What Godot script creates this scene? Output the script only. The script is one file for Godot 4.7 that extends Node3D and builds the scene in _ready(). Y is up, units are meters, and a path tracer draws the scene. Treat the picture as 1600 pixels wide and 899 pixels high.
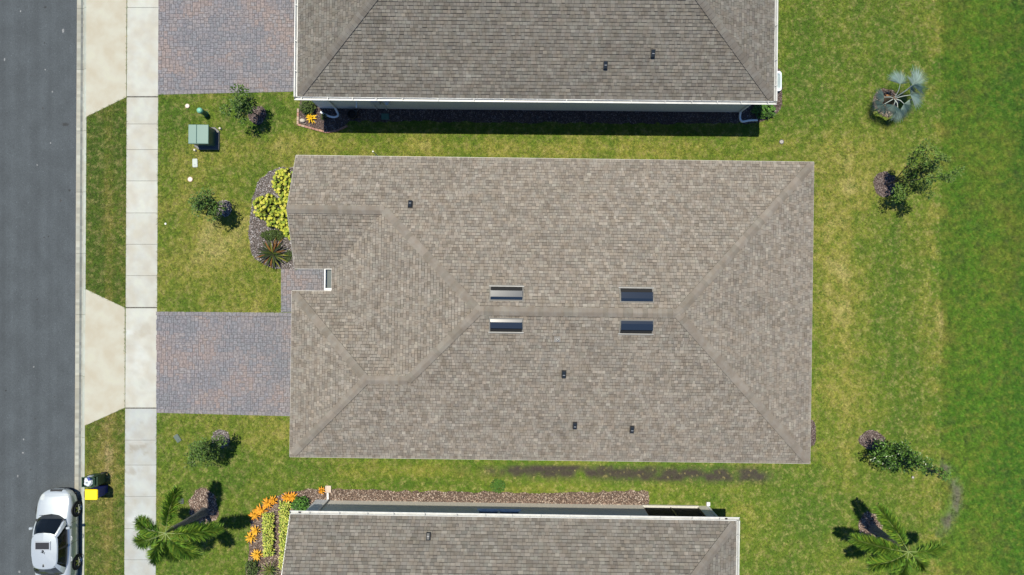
extends Node3D
# Plan: x to the right of the photograph, z towards its bottom edge, y up; camera 31.5 m above the lawn, looking straight down.

const CAM_H := 31.5
const FOCAL := 992.25          # pixels of the 1600 wide photograph
const PITCH := 0.4167          # 5 in 12 roofs
const EAVE := 3.15
var rng := RandomNumberGenerator.new()
var taken := {}

class MB:
	var v := PackedVector3Array()
	var n := PackedVector3Array()
	var c := PackedColorArray()
	func tri(a: Vector3, b: Vector3, d: Vector3, col: Color) -> void:
		var nn := (b - a).cross(d - a).normalized()
		v.push_back(a); v.push_back(d); v.push_back(b)
		n.push_back(nn); n.push_back(nn); n.push_back(nn)
		c.push_back(col); c.push_back(col); c.push_back(col)
	func stri(a: Vector3, b: Vector3, d: Vector3, na: Vector3, nb: Vector3, nd: Vector3, col: Color) -> void:
		v.push_back(a); v.push_back(d); v.push_back(b)
		n.push_back(na); n.push_back(nd); n.push_back(nb)
		c.push_back(col); c.push_back(col); c.push_back(col)
	func quad(a: Vector3, b: Vector3, d: Vector3, e: Vector3, col: Color) -> void:
		tri(a, b, d, col); tri(a, d, e, col)
	func vquad(a: Vector3, b: Vector3, d: Vector3, e: Vector3, ca: Color, cb: Color, cd: Color, cc: Color) -> void:
		tri(a, b, d, ca); tri(a, d, e, ca)
		var k := c.size()
		c[k - 6] = ca; c[k - 5] = cd; c[k - 4] = cb; c[k - 3] = ca; c[k - 2] = cc; c[k - 1] = cd
	func box(ce: Vector3, s: Vector3, col: Color, ba := Basis()) -> void:
		var h := s * 0.5
		var p: Array[Vector3] = []
		for i in 8:
			p.push_back(ce + ba * Vector3(h.x if i & 1 else -h.x, h.y if i & 2 else -h.y, h.z if i & 4 else -h.z))
		quad(p[2], p[6], p[7], p[3], col); quad(p[0], p[1], p[5], p[4], col)
		quad(p[4], p[5], p[7], p[6], col); quad(p[1], p[0], p[2], p[3], col)
		quad(p[5], p[1], p[3], p[7], col); quad(p[0], p[4], p[6], p[2], col)
	# convex outline in x/z extruded from y0 to y1 with a chamfered upper edge
	func prism(poly: PackedVector2Array, y0: float, y1: float, bevel: float, col: Color, bottom := false) -> void:
		var k := poly.size()
		var ce := Vector2.ZERO
		var area := 0.0
		for i in k:
			ce += poly[i]
			area += poly[i].cross(poly[(i + 1) % k])
		ce /= k
		var pts := poly.duplicate()
		if area < 0.0: pts.reverse()
		var ins := PackedVector2Array()
		for i in k:
			var a := pts[(i + k - 1) % k]; var b := pts[i]; var d := pts[(i + 1) % k]
			var e1 := (b - a).normalized(); var e2 := (d - b).normalized()
			var n1 := Vector2(-e1.y, e1.x); var n2 := Vector2(-e2.y, e2.x)
			var m := (n1 + n2)
			m = m / maxf(0.3, 1.0 + n1.dot(n2))
			ins.push_back(b + m * bevel)
		for i in k:
			var j := (i + 1) % k
			var a := pts[i]; var b := pts[j]
			quad(Vector3(b.x, y0, b.y), Vector3(a.x, y0, a.y), Vector3(a.x, y1 - bevel, a.y), Vector3(b.x, y1 - bevel, b.y), col)
			if bevel > 0.0:
				quad(Vector3(b.x, y1 - bevel, b.y), Vector3(a.x, y1 - bevel, a.y), Vector3(ins[i].x, y1, ins[i].y), Vector3(ins[j].x, y1, ins[j].y), col)
		for i in range(1, k - 1):
			tri(Vector3(ins[0].x, y1, ins[0].y), Vector3(ins[i + 1].x, y1, ins[i + 1].y), Vector3(ins[i].x, y1, ins[i].y), col)
			if bottom:
				tri(Vector3(pts[0].x, y0, pts[0].y), Vector3(pts[i].x, y0, pts[i].y), Vector3(pts[i + 1].x, y0, pts[i + 1].y), col)
	# any outline, flat
	func sheet(poly: PackedVector2Array, y: float, col: Color) -> void:
		var ix := Geometry2D.triangulate_polygon(poly)
		for i in range(0, ix.size(), 3):
			var a := poly[ix[i]]; var b := poly[ix[i + 1]]; var d := poly[ix[i + 2]]
			if (b - a).cross(d - a) > 0.0:
				tri(Vector3(a.x, y, a.y), Vector3(d.x, y, d.y), Vector3(b.x, y, b.y), col)
			else:
				tri(Vector3(a.x, y, a.y), Vector3(b.x, y, b.y), Vector3(d.x, y, d.y), col)
	func slab(poly: PackedVector2Array, y0: float, y1: float, col: Color) -> void:
		sheet(poly, y1, col)
		var k := poly.size()
		for i in k:
			var a := poly[i]; var b := poly[(i + 1) % k]
			quad(Vector3(a.x, y0, a.y), Vector3(b.x, y0, b.y), Vector3(b.x, y1, b.y), Vector3(a.x, y1, a.y), col)
	func tube(pts: PackedVector3Array, rad: PackedFloat32Array, sides: int, col: Color, caps := true) -> void:
		var rings := []
		var norms := []
		var side := Vector3.ZERO
		for i in pts.size():
			var d := (pts[mini(i + 1, pts.size() - 1)] - pts[maxi(i - 1, 0)]).normalized()
			if side == Vector3.ZERO:
				side = d.cross(Vector3.UP if absf(d.y) < 0.9 else Vector3.RIGHT).normalized()
			side = (side - d * side.dot(d)).normalized()
			var up := side.cross(d)
			var ring := PackedVector3Array(); var rn := PackedVector3Array()
			for s in sides:
				var a := TAU * s / sides
				var o := side * cos(a) + up * sin(a)
				ring.push_back(pts[i] + o * rad[i]); rn.push_back(o)
			rings.push_back(ring); norms.push_back(rn)
		for i in pts.size() - 1:
			for s in sides:
				var t := (s + 1) % sides
				var A: PackedVector3Array = rings[i]; var B: PackedVector3Array = rings[i + 1]
				var NA: PackedVector3Array = norms[i]; var NB: PackedVector3Array = norms[i + 1]
				stri(A[s], B[t], A[t], NA[s], NB[t], NA[t], col)
				stri(A[s], B[s], B[t], NA[s], NB[s], NB[t], col)
		if caps:
			for e in [0, pts.size() - 1]:
				var R: PackedVector3Array = rings[e]
				for s in range(1, sides - 1):
					if e == 0: tri(R[0], R[s], R[s + 1], col)
					else: tri(R[0], R[s + 1], R[s], col)
	# profile of (radius, height) turned about an axis through ce
	func lathe(prof: PackedVector2Array, ce: Vector3, sides: int, col: Color, ba := Basis()) -> void:
		for i in prof.size() - 1:
			for s in sides:
				var a := TAU * s / sides; var b := TAU * (s + 1) / sides
				var p := prof[i]; var q := prof[i + 1]
				var A := ce + ba * Vector3(cos(a) * p.x, p.y, sin(a) * p.x)
				var B := ce + ba * Vector3(cos(b) * p.x, p.y, sin(b) * p.x)
				var D := ce + ba * Vector3(cos(b) * q.x, q.y, sin(b) * q.x)
				var E := ce + ba * Vector3(cos(a) * q.x, q.y, sin(a) * q.x)
				if p.x > 0.0: tri(A, D, B, col)
				if q.x > 0.0: tri(A, E, D, col)
	func leaf(p: Vector3, dir: Vector3, up: Vector3, L: float, W: float, droop: float, col: Color) -> void:
		var side := dir.cross(up).normalized() * (W * 0.5)
		var mid := p + dir * (L * 0.45)
		var tip := p + dir * L - Vector3(0, droop * L, 0)
		var lift := up * (W * 0.18)
		tri(p, mid + side + lift, tip, col)
		tri(p, tip, mid - side + lift, col)
	func strap(p: Vector3, dir: Vector3, L: float, W: float, rise: float, drop: float, segs: int, ca: Color, cb: Color) -> void:
		var side := Vector3(-dir.z, 0, dir.x).normalized()
		var last := p; var lw := W * 0.6
		for i in range(1, segs + 1):
			var t := float(i) / segs
			var q := p + dir * (L * t) + Vector3(0, rise * t - drop * t * t, 0)
			var w := W * (1.0 - pow(t, 2.5)) * (0.6 + 0.8 * minf(t, 0.5))
			var col := ca.lerp(cb, t)
			var lip := Vector3(0, W * 0.22, 0)
			quad(last, q, q + side * w * 0.5 + lip, last + side * lw * 0.5 + lip, col)
			quad(last - side * lw * 0.5 + lip, q - side * w * 0.5 + lip, q, last, col)
			last = q; lw = w
	func done() -> ArrayMesh:
		var a := []
		a.resize(Mesh.ARRAY_MAX)
		a[Mesh.ARRAY_VERTEX] = v; a[Mesh.ARRAY_NORMAL] = n; a[Mesh.ARRAY_COLOR] = c
		var m := ArrayMesh.new()
		m.add_surface_from_arrays(Mesh.PRIMITIVE_TRIANGLES, a)
		return m

# ---------------------------------------------------------------- helpers
func g2(px: float, py: float, h := 0.0) -> Vector2:      # plan position of a point measured in the photograph, at height h
	var s := FOCAL / (CAM_H - h)
	return Vector2((px - 800.0) / s, (py - 449.5) / s)
func g3(px: float, py: float, h := 0.0, y := 0.0) -> Vector3:
	var p := g2(px, py, h)
	return Vector3(p.x, y, p.y)
func poly(a: Array) -> PackedVector2Array:
	var r := PackedVector2Array()
	for i in range(0, a.size(), 2): r.push_back(g2(a[i], a[i + 1]))
	return r
func rect(x0: float, z0: float, x1: float, z1: float) -> PackedVector2Array:
	return PackedVector2Array([Vector2(x0, z0), Vector2(x1, z0), Vector2(x1, z1), Vector2(x0, z1)])
func numbered(called: String) -> String:
	var k: int = taken.get(called, 0)
	taken[called] = k + 1
	return called if k == 0 else "%s_%03d" % [called, k]
func obj(called: String, mesh, m: Material, parent: Node = null) -> MeshInstance3D:
	var o := MeshInstance3D.new()
	o.mesh = mesh.done() if mesh is MB else mesh
	o.material_override = m
	if parent == null:
		o.name = numbered(called); add_child(o)
	else:
		o.name = called; parent.add_child(o, true)
	return o
func thing(called: String, label: String, category: String, at := Vector3.ZERO, turn := 0.0, group := "") -> Node3D:
	var o := Node3D.new()
	o.name = numbered(called); add_child(o)
	o.position = at; o.rotation.y = turn
	tag(o, label, category, group)
	return o
func tag(o: Node, label: String, category: String, group := "") -> void:
	o.set_meta("label", label); o.set_meta("category", category)
	if group != "": o.set_meta("group", group)
func setting(called: String, mesh, m: Material) -> MeshInstance3D:
	var o := obj(called, mesh, m)
	o.set_meta("kind", "structure")
	return o
func jit(col: Color, a: float) -> Color:
	var k := 1.0 + rng.randf_range(-a, a)
	return Color(col.r * k, col.g * k, col.b * k)
func jit3(col: Color, a: float, b: float) -> Color:
	var k := 1.0 + rng.randf_range(-a, a)
	return Color(col.r * k * (1.0 + rng.randf_range(-b, b)), col.g * k, col.b * k * (1.0 + rng.randf_range(-b, b)))

var M := {}
func noise_image(size: int, freq: float, seed_: int, lo: float, hi: float, oct := 4, warm := 0.0) -> Image:
	var f := FastNoiseLite.new()
	f.seed = seed_; f.frequency = freq; f.fractal_octaves = oct
	f.noise_type = FastNoiseLite.TYPE_SIMPLEX_SMOOTH
	var im := f.get_seamless_image(size, size)
	im.convert(Image.FORMAT_L8)
	var d := im.get_data()
	var out := PackedByteArray(); out.resize(size * size * 3)
	for i in d.size():
		var t := clampf((d[i] / 255.0 - 0.5) * 1.6 + 0.5, 0.0, 1.0)
		var k := lerpf(lo, hi, t)
		out[i * 3] = int(255.0 * clampf(k * (1.0 + warm * (0.5 - t)), 0, 1)); out[i * 3 + 1] = int(255.0 * k); out[i * 3 + 2] = int(255.0 * clampf(k * (1.0 - warm * (0.5 - t)), 0, 1))
	return Image.create_from_data(size, size, false, Image.FORMAT_RGB8, out)
func vmat(key: String, rough: float, tex: Image = null, metres := 1.0, metal := 0.0, detail := 0.0) -> StandardMaterial3D:
	var m := StandardMaterial3D.new()
	m.vertex_color_use_as_albedo = true
	m.roughness = rough; m.metallic = metal
	if tex != null:
		tex.generate_mipmaps()
		m.albedo_texture = ImageTexture.create_from_image(tex)
		m.uv1_triplanar = true; m.uv1_world_triplanar = true
		m.uv1_scale = Vector3.ONE / metres
	M[key] = m
	return m

func make_materials() -> void:
	vmat("shingle", 0.95, noise_image(512, 0.02, 11, 0.88, 1.0, 5, 0.04), 5.0)
	vmat("concrete", 0.9, noise_image(512, 0.008, 12, 0.93, 1.0, 6, 0.03), 5.0)
	vmat("paver", 0.9, noise_image(512, 0.03, 13, 0.80, 1.0, 5), 2.0)
	vmat("stucco", 0.9, noise_image(256, 0.05, 14, 0.92, 1.0), 1.5)
	vmat("white", 0.45, noise_image(256, 0.02, 15, 0.92, 1.0), 2.0)
	vmat("plastic", 0.5)
	vmat("paint", 0.35)
	vmat("dark_metal", 0.19, null, 1.0, 0.0)
	vmat("rubber", 0.85)
	vmat("leaf", 0.55)
	M.leaf.backlight_enabled = true; M.leaf.backlight = Color(0.10, 0.14, 0.03)
	vmat("gloss_leaf", 0.35)
	vmat("grass", 0.8)
	vmat("bark", 0.95, noise_image(256, 0.03, 16, 0.6, 1.0), 0.6)
	vmat("mulch", 1.0, noise_image(512, 0.04, 17, 0.55, 1.0, 5), 1.2)
	vmat("dirt", 1.0, noise_image(256, 0.04, 18, 0.6, 1.0, 5), 1.0)
	vmat("brick", 0.9, noise_image(256, 0.05, 19, 0.8, 1.0), 0.8)
	var car := vmat("car_paint", 0.35, null, 1.0, 0.45)
	car.clearcoat_enabled = true; car.clearcoat = 1.0; car.clearcoat_roughness = 0.05
	vmat("chrome", 0.18, null, 1.0, 1.0)
	var gl := StandardMaterial3D.new()
	gl.albedo_color = Color(0.04, 0.06, 0.065, 0.75); gl.roughness = 0.03
	gl.transparency = BaseMaterial3D.TRANSPARENCY_ALPHA
	M["glass"] = gl
	var sc := StandardMaterial3D.new()
	sc.albedo_color = Color(0.03, 0.03, 0.03, 0.72); sc.roughness = 0.8
	sc.transparency = BaseMaterial3D.TRANSPARENCY_ALPHA
	M["screen"] = sc
	var lens := StandardMaterial3D.new()
	lens.albedo_color = Color(0.85, 0.87, 0.86, 0.45); lens.roughness = 0.05
	lens.transparency = BaseMaterial3D.TRANSPARENCY_ALPHA
	M["lens"] = lens

func _ready() -> void:
	rng.seed = 20240611
	# ---- camera, sky, sun, exposure
	var cam := Camera3D.new()
	cam.name = "camera"
	cam.fov = rad_to_deg(2.0 * atan(449.5 / FOCAL))
	cam.near = 0.1; cam.far = 1200.0
	cam.transform = Transform3D(Basis(Vector3(1, 0, 0), Vector3(0, 0, -1), Vector3(0, 1, 0)), Vector3(0, CAM_H, 0))
	add_child(cam)
	cam.current = true
	var we := WorldEnvironment.new()
	we.name = "world_environment"
	var env := Environment.new()
	env.background_mode = Environment.BG_SKY
	var sky := Sky.new()
	var sm := ProceduralSkyMaterial.new()
	sm.sky_top_color = Color(0.25, 0.40, 0.62); sm.sky_horizon_color = Color(0.68, 0.76, 0.83)
	sm.sky_curve = 0.14
	sm.ground_bottom_color = Color(0.12, 0.14, 0.09); sm.ground_horizon_color = Color(0.55, 0.6, 0.6)
	sky.sky_material = sm
	env.sky = sky
	env.tonemap_mode = Environment.TONE_MAPPER_LINEAR
	env.tonemap_exposure = 1.35
	env.sdfgi_enabled = true; env.ssao_enabled = true; env.ssil_enabled = true
	we.environment = env
	add_child(we)
	var sun := DirectionalLight3D.new()
	sun.name = "sun"
	sun.light_energy = 1.5
	sun.light_color = Color(1.0, 0.97, 0.90)
	sun.light_angular_distance = 0.5
	sun.shadow_enabled = true
	add_child(sun)
	sun.look_at_from_position(Vector3.ZERO, Vector3(0.135, -1.0, 0.225), Vector3.FORWARD)

	make_materials()
	build_ground()
	build_paving()
	build_houses()
	build_beds()
	build_grass()
	build_trees()
	build_garden_plants()
	build_street_things()
	build_car()
	print("triangles ok")

# ---------------------------------------------------------------- lawn colours
const FX0 := -36.0
const FZ0 := -22.0
const FW := 72.0
const FH := 44.0
const CELL := 0.2
var field: Image
var bare_map := PackedFloat32Array()     # how much of the soil shows in each cell
var keepout: Array = []         # outlines without grass
var keepbox: Array = []
func keep(p: PackedVector2Array) -> void:
	keepout.push_back(p)
	var r := Rect2(p[0], Vector2.ZERO)
	for q in p: r = r.expand(q)
	keepbox.push_back(r)
func is_free(p: Vector2) -> bool:
	for i in keepout.size():
		if keepbox[i].has_point(p) and Geometry2D.is_point_in_polygon(p, keepout[i]): return false
	return true

const LUSH := Color(0.070, 0.138, 0.008)
const MID := Color(0.120, 0.172, 0.013)
const YELLOW := Color(0.218, 0.220, 0.034)
const STRAW := Color(0.385, 0.335, 0.130)
const FIELD := Color(0.056, 0.160, 0.004)
const SOIL := Color(0.045, 0.038, 0.030)

func build_field() -> void:
	var w := int(FW / CELL); var h := int(FH / CELL)
	field = Image.create(w, h, false, Image.FORMAT_RGBF)
	bare_map.resize(w * h)
	var n1 := FastNoiseLite.new(); n1.seed = 5; n1.frequency = 0.22; n1.fractal_octaves = 4
	var n2 := FastNoiseLite.new(); n2.seed = 9; n2.frequency = 0.9; n2.fractal_octaves = 3
	var n3 := FastNoiseLite.new(); n3.seed = 15; n3.frequency = 0.08; n3.fractal_octaves = 2
	# patches of dry or lush turf: centre and radii in photograph pixels, change of dryness
	var spots := [
		[345, 400, 140, 120, 0.16], [300, 250, 90, 60, 0.10], [1320, 460, 50, 250, 0.10], [164, 760, 40, 110, 0.26], [600, 740, 150, 12, 0.15], [750, 235, 320, 18, 0.10], [420, 690, 60, 30, 0.1],
		[340, 380, 130, 90, 0.22], [400, 232, 70, 30, 0.28], [300, 440, 80, 60, 0.12], [260, 165, 60, 40, -0.22], [390, 185, 70, 25, -0.20], [320, 470, 90, 16, -0.05], [430, 470, 40, 30, 0.1],
		[410, 672, 80, 30, 0.28], [270, 700, 30, 70, 0.05], [400, 730, 90, 30, -0.15], [330, 870, 90, 50, -0.12],
		[164, 240, 30, 90, -0.12], [164, 440, 40, 60, -0.18], [164, 720, 40, 70, 0.02], [164, 830, 40, 60, -0.05],
		[700, 232, 260, 22, 0.22], [1000, 235, 260, 25, 0.12], [480, 225, 60, 20, 0.05],
		[1310, 470, 40, 260, 0.26], [1300, 300, 60, 60, 0.12], [1390, 300, 60, 60, 0.25], [1400, 560, 50, 110, -0.16], [1440, 450, 30, 130, 0.14], [1330, 640, 50, 70, 0.18],
		[1300, 100, 110, 90, -0.16], [1420, 60, 60, 80, -0.06], [1290, 225, 60, 40, 0.05],
		[1290, 800, 90, 90, -0.18], [1400, 790, 70, 50, 0.05], [1440, 690, 40, 40, 0.05], [1240, 760, 60, 30, -0.1],
		[660, 738, 120, 14, 0.25], [560, 735, 60, 16, -0.12], [950, 765, 300, 10, 0.12], [640, 755, 100, 10, -0.18], [1040, 785, 60, 12, 0.18]]
	for j in h:
		for i in w:
			var x := FX0 + (i + 0.5) * CELL; var z := FZ0 + (j + 0.5) * CELL
			var px := 800.0 + x * 31.5; var py := 449.5 + z * 31.5
			var a := n1.get_noise_2d(x, z); var b := n2.get_noise_2d(x, z)
			var col: Color
			var edge := 1471.0 + 14.0 * a + 16.0 * b
			var rough := smoothstep(-16.0, 16.0, px - edge)
			var turf: Color
			if px > edge - 16.0:        # the rough grass beyond the garden: longer, greener
				var t := clampf(0.5 + 0.9 * a + 0.35 * b, 0, 1)
				col = FIELD.lerp(Color(0.092, 0.180, 0.008), t)
				var band := n3.get_noise_2d(x * 2.0, z * 0.4)
				col = col.lerp(Color(0.140, 0.180, 0.015), clampf(band * 1.3 + 0.25 + 0.4 * b, 0, 0.8))
				col = col.lerp(Color(0.044, 0.150, 0.004), clampf((px - 1545.0) / 60.0 + a * 1.6, 0, 0.75))
				col = col * (1.0 + 0.16 * n3.get_noise_2d(x * 9.0, z * 0.25))
				if b > 0.28: col = col.lerp(SOIL, 0.2)
				turf = col
			if px < edge + 16.0:
				var d := 0.26 + 0.32 * a + 0.26 * b
				for s in spots:
					var ux: float = (px - s[0]) / s[2]; var uy: float = (py - s[1]) / s[3]
					var q := ux * ux + uy * uy
					if q < 4.0: d += s[4] * exp(-q)
				if px < 200.0:
					d -= 0.12
					d += 0.36 * exp(-pow((px - 169.0 + 2.0 * a) / 8.0, 2.0))
				# worn line along the edge of the rough grass
				d += 0.30 * exp(-pow((px - 1461.0 - 14.0 * a) / 8.0, 2.0)) * clampf(0.5 + 1.6 * b + 0.8 * a, 0.0, 1.0)
				# faint mower lines
				d += 0.05 * sin(px * 0.21) if px > 1280.0 else 0.0
				d = clampf(d, 0.0, 1.0)
				if d < 0.33: col = LUSH.lerp(MID, d / 0.33)
				elif d < 0.66: col = MID.lerp(YELLOW, (d - 0.33) / 0.33)
				else: col = YELLOW.lerp(STRAW, (d - 0.66) / 0.34)
				if px < 200.0: col = Color(col.r * 0.80, col.g * 0.72, col.b * 0.9)
				# bare earth
				var e := 0.0
				e = 1.5 * exp(-pow((py - 739.0 - (px - 1000.0) * 0.022) / 11.0, 2.0)) * clampf((px - 690.0) / 160.0, 0, 1) * clampf((1225.0 - px) / 50.0, 0, 1) * clampf(0.95 + 1.3 * b, 0.0, 1.3)
				if py < 725.0 or py > 762.0 or px < 690.0 or px > 1235.0: e = 0.0
				var e2 := exp(-pow((Vector2(px, py).distance_to(Vector2(1440, 770)) - 55.0) / 9.0, 2.0)) if px > 1470.0 else 0.0
				e = maxf(e, e2)
				col = col.lerp(SOIL, clampf(e, 0.0, 0.95))
				bare_map[j * w + i] = clampf(e, 0.0, 1.0)
				if px > edge - 16.0: col = col.lerp(turf, rough)
			if px > 1462.0 and px < 1515.0:      # bare ring beside the tall shrub and the palm
				var rr := Vector2((px - 1420.0) , (py - 775.0)).length()
				var ring := exp(-pow((rr - 76.0) / 9.0, 2.0)) * clampf(0.55 + 1.4 * b, 0.0, 0.85)
				if py > 725.0 and py < 840.0:
					col = col.lerp(Color(0.10, 0.088, 0.07), ring)
					bare_map[j * w + i] = maxf(bare_map[j * w + i], ring)
			field.set_pixel(i, j, col)

func lawn_colour(x: float, z: float) -> Color:
	var i := clampi(int((x - FX0) / CELL), 0, field.get_width() - 1)
	var j := clampi(int((z - FZ0) / CELL), 0, field.get_height() - 1)
	return field.get_pixel(i, j)

func build_ground() -> void:
	build_field()
	# far ground, below everything
	var far_mat := StandardMaterial3D.new()
	far_mat.roughness = 1.0
	var fi := noise_image(512, 0.02, 31, 0.55, 1.0, 5, 0.15)
	fi.generate_mipmaps()
	far_mat.albedo_color = Color(MID.r * 1.3, MID.g * 1.3, MID.b * 1.3).linear_to_srgb()
	far_mat.albedo_texture = ImageTexture.create_from_image(fi)
	far_mat.uv1_triplanar = true; far_mat.uv1_world_triplanar = true; far_mat.uv1_scale = Vector3.ONE / 9.0
	var pm := PlaneMesh.new(); pm.size = Vector2(900, 900)
	var far := setting("ground", pm, far_mat)
	far.position.y = -0.25
	# lawn with its own map of green and dry turf
	var w := 1440; var h := 880
	var big: Image = field.duplicate()
	big.resize(w, h, Image.INTERPOLATE_CUBIC)
	var src := big.get_data().to_float32_array()
	var out := PackedByteArray(); out.resize(w * h * 3)
	var lut := PackedByteArray(); lut.resize(1024)
	for i in 1024:
		lut[i] = int(clampf(Color(i / 1023.0 * 0.5, 0, 0).linear_to_srgb().r, 0, 1) * 255.0)
	var r := RandomNumberGenerator.new(); r.seed = 77
	for k in w * h:
		var g := 0.70 + 0.45 * r.randf()
		out[k * 3] = lut[clampi(int(src[k * 3] * g * 2046.0), 0, 1023)]
		out[k * 3 + 1] = lut[clampi(int(src[k * 3 + 1] * g * 2046.0), 0, 1023)]
		out[k * 3 + 2] = lut[clampi(int(src[k * 3 + 2] * g * 2046.0), 0, 1023)]
	var im := Image.create_from_data(w, h, false, Image.FORMAT_RGB8, out)
	im.generate_mipmaps()
	var lm := StandardMaterial3D.new()
	lm.albedo_texture = ImageTexture.create_from_image(im); lm.roughness = 1.0
	var x0 := -21.19; var x1 := FX0 + FW
	var am := SurfaceTool.new(); am.begin(Mesh.PRIMITIVE_TRIANGLES)
	var q := [Vector3(x0 + 0.10, 0, FZ0), Vector3(x1, 0, FZ0), Vector3(x1, 0, FZ0 + FH), Vector3(x0 - 0.10, 0, FZ0 + FH)]
	for t in [0, 1, 2, 0, 2, 3]:
		am.set_normal(Vector3.UP)
		am.set_uv(Vector2((q[t].x - FX0) / FW, (q[t].z - FZ0) / FH))
		am.add_vertex(q[t])
	setting("lawn", am.commit(), lm)

# ---------------------------------------------------------------- road, kerb, pavement, drives
func road_x(px: float, z: float) -> float:      # the street runs 0.28 degrees off the z axis
	return (px - 800.0) / 31.5 - 0.0050 * (z - 0.0)

func build_road() -> void:
	var w := 512; var h := 2048
	var out := PackedByteArray(); out.resize(w * h * 3)
	var r := RandomNumberGenerator.new(); r.seed = 3
	var n1 := FastNoiseLite.new(); n1.seed = 21; n1.frequency = 0.012; n1.fractal_octaves = 4
	var im1 := n1.get_image(w, h); var d1 := im1.get_data()
	var n2 := FastNoiseLite.new(); n2.seed = 22; n2.frequency = 0.006; n2.fractal_octaves = 2
	var lane := PackedFloat32Array()
	for i in w: lane.push_back(1.0 + 0.07 * n2.get_noise_2d(i * 4.0, 0.0))
	for j in h:
		for i in w:
			var k := j * w + i
			var t: float = lane[i] * (0.93 + 0.14 * d1[k] / 255.0) * (0.86 + 0.28 * r.randf())
			var s := r.randf()
			if s > 0.9985: t *= 1.7
			elif s < 0.0012: t *= 0.5
			out[k * 3] = int(clampf(64.0 * t, 0, 255)); out[k * 3 + 1] = int(clampf(70.0 * t, 0, 255)); out[k * 3 + 2] = int(clampf(74.0 * t, 0, 255))
	var im := Image.create_from_data(w, h, false, Image.FORMAT_RGB8, out)
	# oil drips and pale litter specks seen on the asphalt
	for s in [[99, 194, 9, 4, 40], [106, 297, 3, 3, 35], [73, 369, 2, 2, 35], [66, 371, 2, 2, 45], [67, 66, 2, 2, 40], [68, 10, 3, 2, 35], [92, 313, 3, 4, 55], [64, 168, 2, 3, 50], [6, 611, 3, 2, 35], [55, 468, 2, 2, 40], [82, 621, 2, 2, 50], [52, 655, 2, 2, 45], [45, 735, 3, 2, 45], [96, 47, 3, 5, 150], [29, 16, 2, 2, 160], [4, 92, 2, 4, 150], [68, 108, 2, 2, 150], [79, 142, 2, 2, 140], [76, 223, 2, 2, 150], [55, 257, 2, 2, 140], [33, 709, 3, 2, 150], [27, 895, 3, 3, 150], [25, 745, 2, 3, 140], [50, 574, 2, 2, 150], [34, 688, 2, 2, 150]]:
		var p := g2(s[0], s[1])
		var cx := int((p.x + 29.4) / 7.8 * w); var cy := int((p.y + 20.0) / 40.0 * h)
		for dy in range(-s[3] * 2, s[3] * 2 + 1):
			for dx in range(-s[2] * 2, s[2] * 2 + 1):
				if cx + dx < 0 or cx + dx >= w or cy + dy < 0 or cy + dy >= h: continue
				var q := pow(dx / float(s[2] * 1.15), 2.0) + pow(dy / float(s[3] * 1.0), 2.0) + r.randf_range(-0.7, 0.7)
				if q < 1.0:
					var g: float = s[4] / 255.0
					im.set_pixel(cx + dx, cy + dy, im.get_pixel(cx + dx, cy + dy).lerp(Color(g, g, g), 0.65))
	im.generate_mipmaps()
	var rm := StandardMaterial3D.new()
	rm.albedo_texture = ImageTexture.create_from_image(im); rm.roughness = 0.95
	var st := SurfaceTool.new(); st.begin(Mesh.PRIMITIVE_TRIANGLES)
	var q := [Vector3(-29.4, -0.10, -20), Vector3(road_x(116.5, -20), -0.10, -20), Vector3(road_x(116.5, 20), -0.10, 20), Vector3(-29.4, -0.10, 20)]
	for t in [0, 1, 2, 0, 2, 3]:
		st.set_normal(Vector3.UP); st.set_uv(Vector2((q[t].x + 29.4) / 7.8, (q[t].z + 20.0) / 40.0)); st.add_vertex(q[t])
	setting("road", st.commit(), rm)
	# carriageway beyond the detailed stretch
	for zz in [[-120.0, -20.0], [20.0, 120.0]]:
		var mb := MB.new()
		mb.quad(Vector3(-29.4, -0.10, zz[1]), Vector3(-21.7, -0.10, zz[1]), Vector3(-21.7, -0.10, zz[0]), Vector3(-29.4, -0.10, zz[0]), Color(0.08, 0.085, 0.092))
		setting("road", mb, M.concrete)
	# rolled kerb: flat gutter pan, dirty channel, kerb face
	var prof := [[114.5, -0.11, 0], [116.0, -0.094, 0], [121.5, -0.108, 1], [125.0, -0.112, 2], [127.0, -0.09, 1], [129.5, -0.01, 3], [131.0, 0.014, 3], [133.6, 0.018, 3], [133.8, -0.10, 3]]
	var tones := [Color(0.34, 0.30, 0.24), Color(0.31, 0.31, 0.265), Color(0.15, 0.16, 0.15), Color(0.35, 0.37, 0.325)]
	var z0 := -20.0
	var k := 0
	var kerb := Node3D.new(); kerb.name = "kerb"; add_child(kerb); kerb.set_meta("kind", "structure")
	while z0 < 20.0:
		var z1 := z0 + 3.05
		var mb := MB.new()
		var tone := rng.randf_range(0.92, 1.06)
		var steps := 20
		for s in steps:
			var za := lerpf(z0 + 0.006, z1 - 0.006, float(s) / steps); var zb := lerpf(z0 + 0.006, z1 - 0.006, float(s + 1) / steps)
			for i in prof.size() - 1:
				var a: Array = prof[i]; var b: Array = prof[i + 1]
				var col: Color = tones[b[2]] * tone
				if b[2] == 2 or b[2] == 1: col = jit(col, 0.16)
				else: col = jit(col, 0.04)
				mb.quad(Vector3(road_x(a[0], zb), a[1], zb), Vector3(road_x(b[0], zb), b[1], zb), Vector3(road_x(b[0], za), b[1], za), Vector3(road_x(a[0], za), a[1], za), col)
		obj("kerb_section", mb, M.concrete, kerb)
		z0 = z1; k += 1

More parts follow.
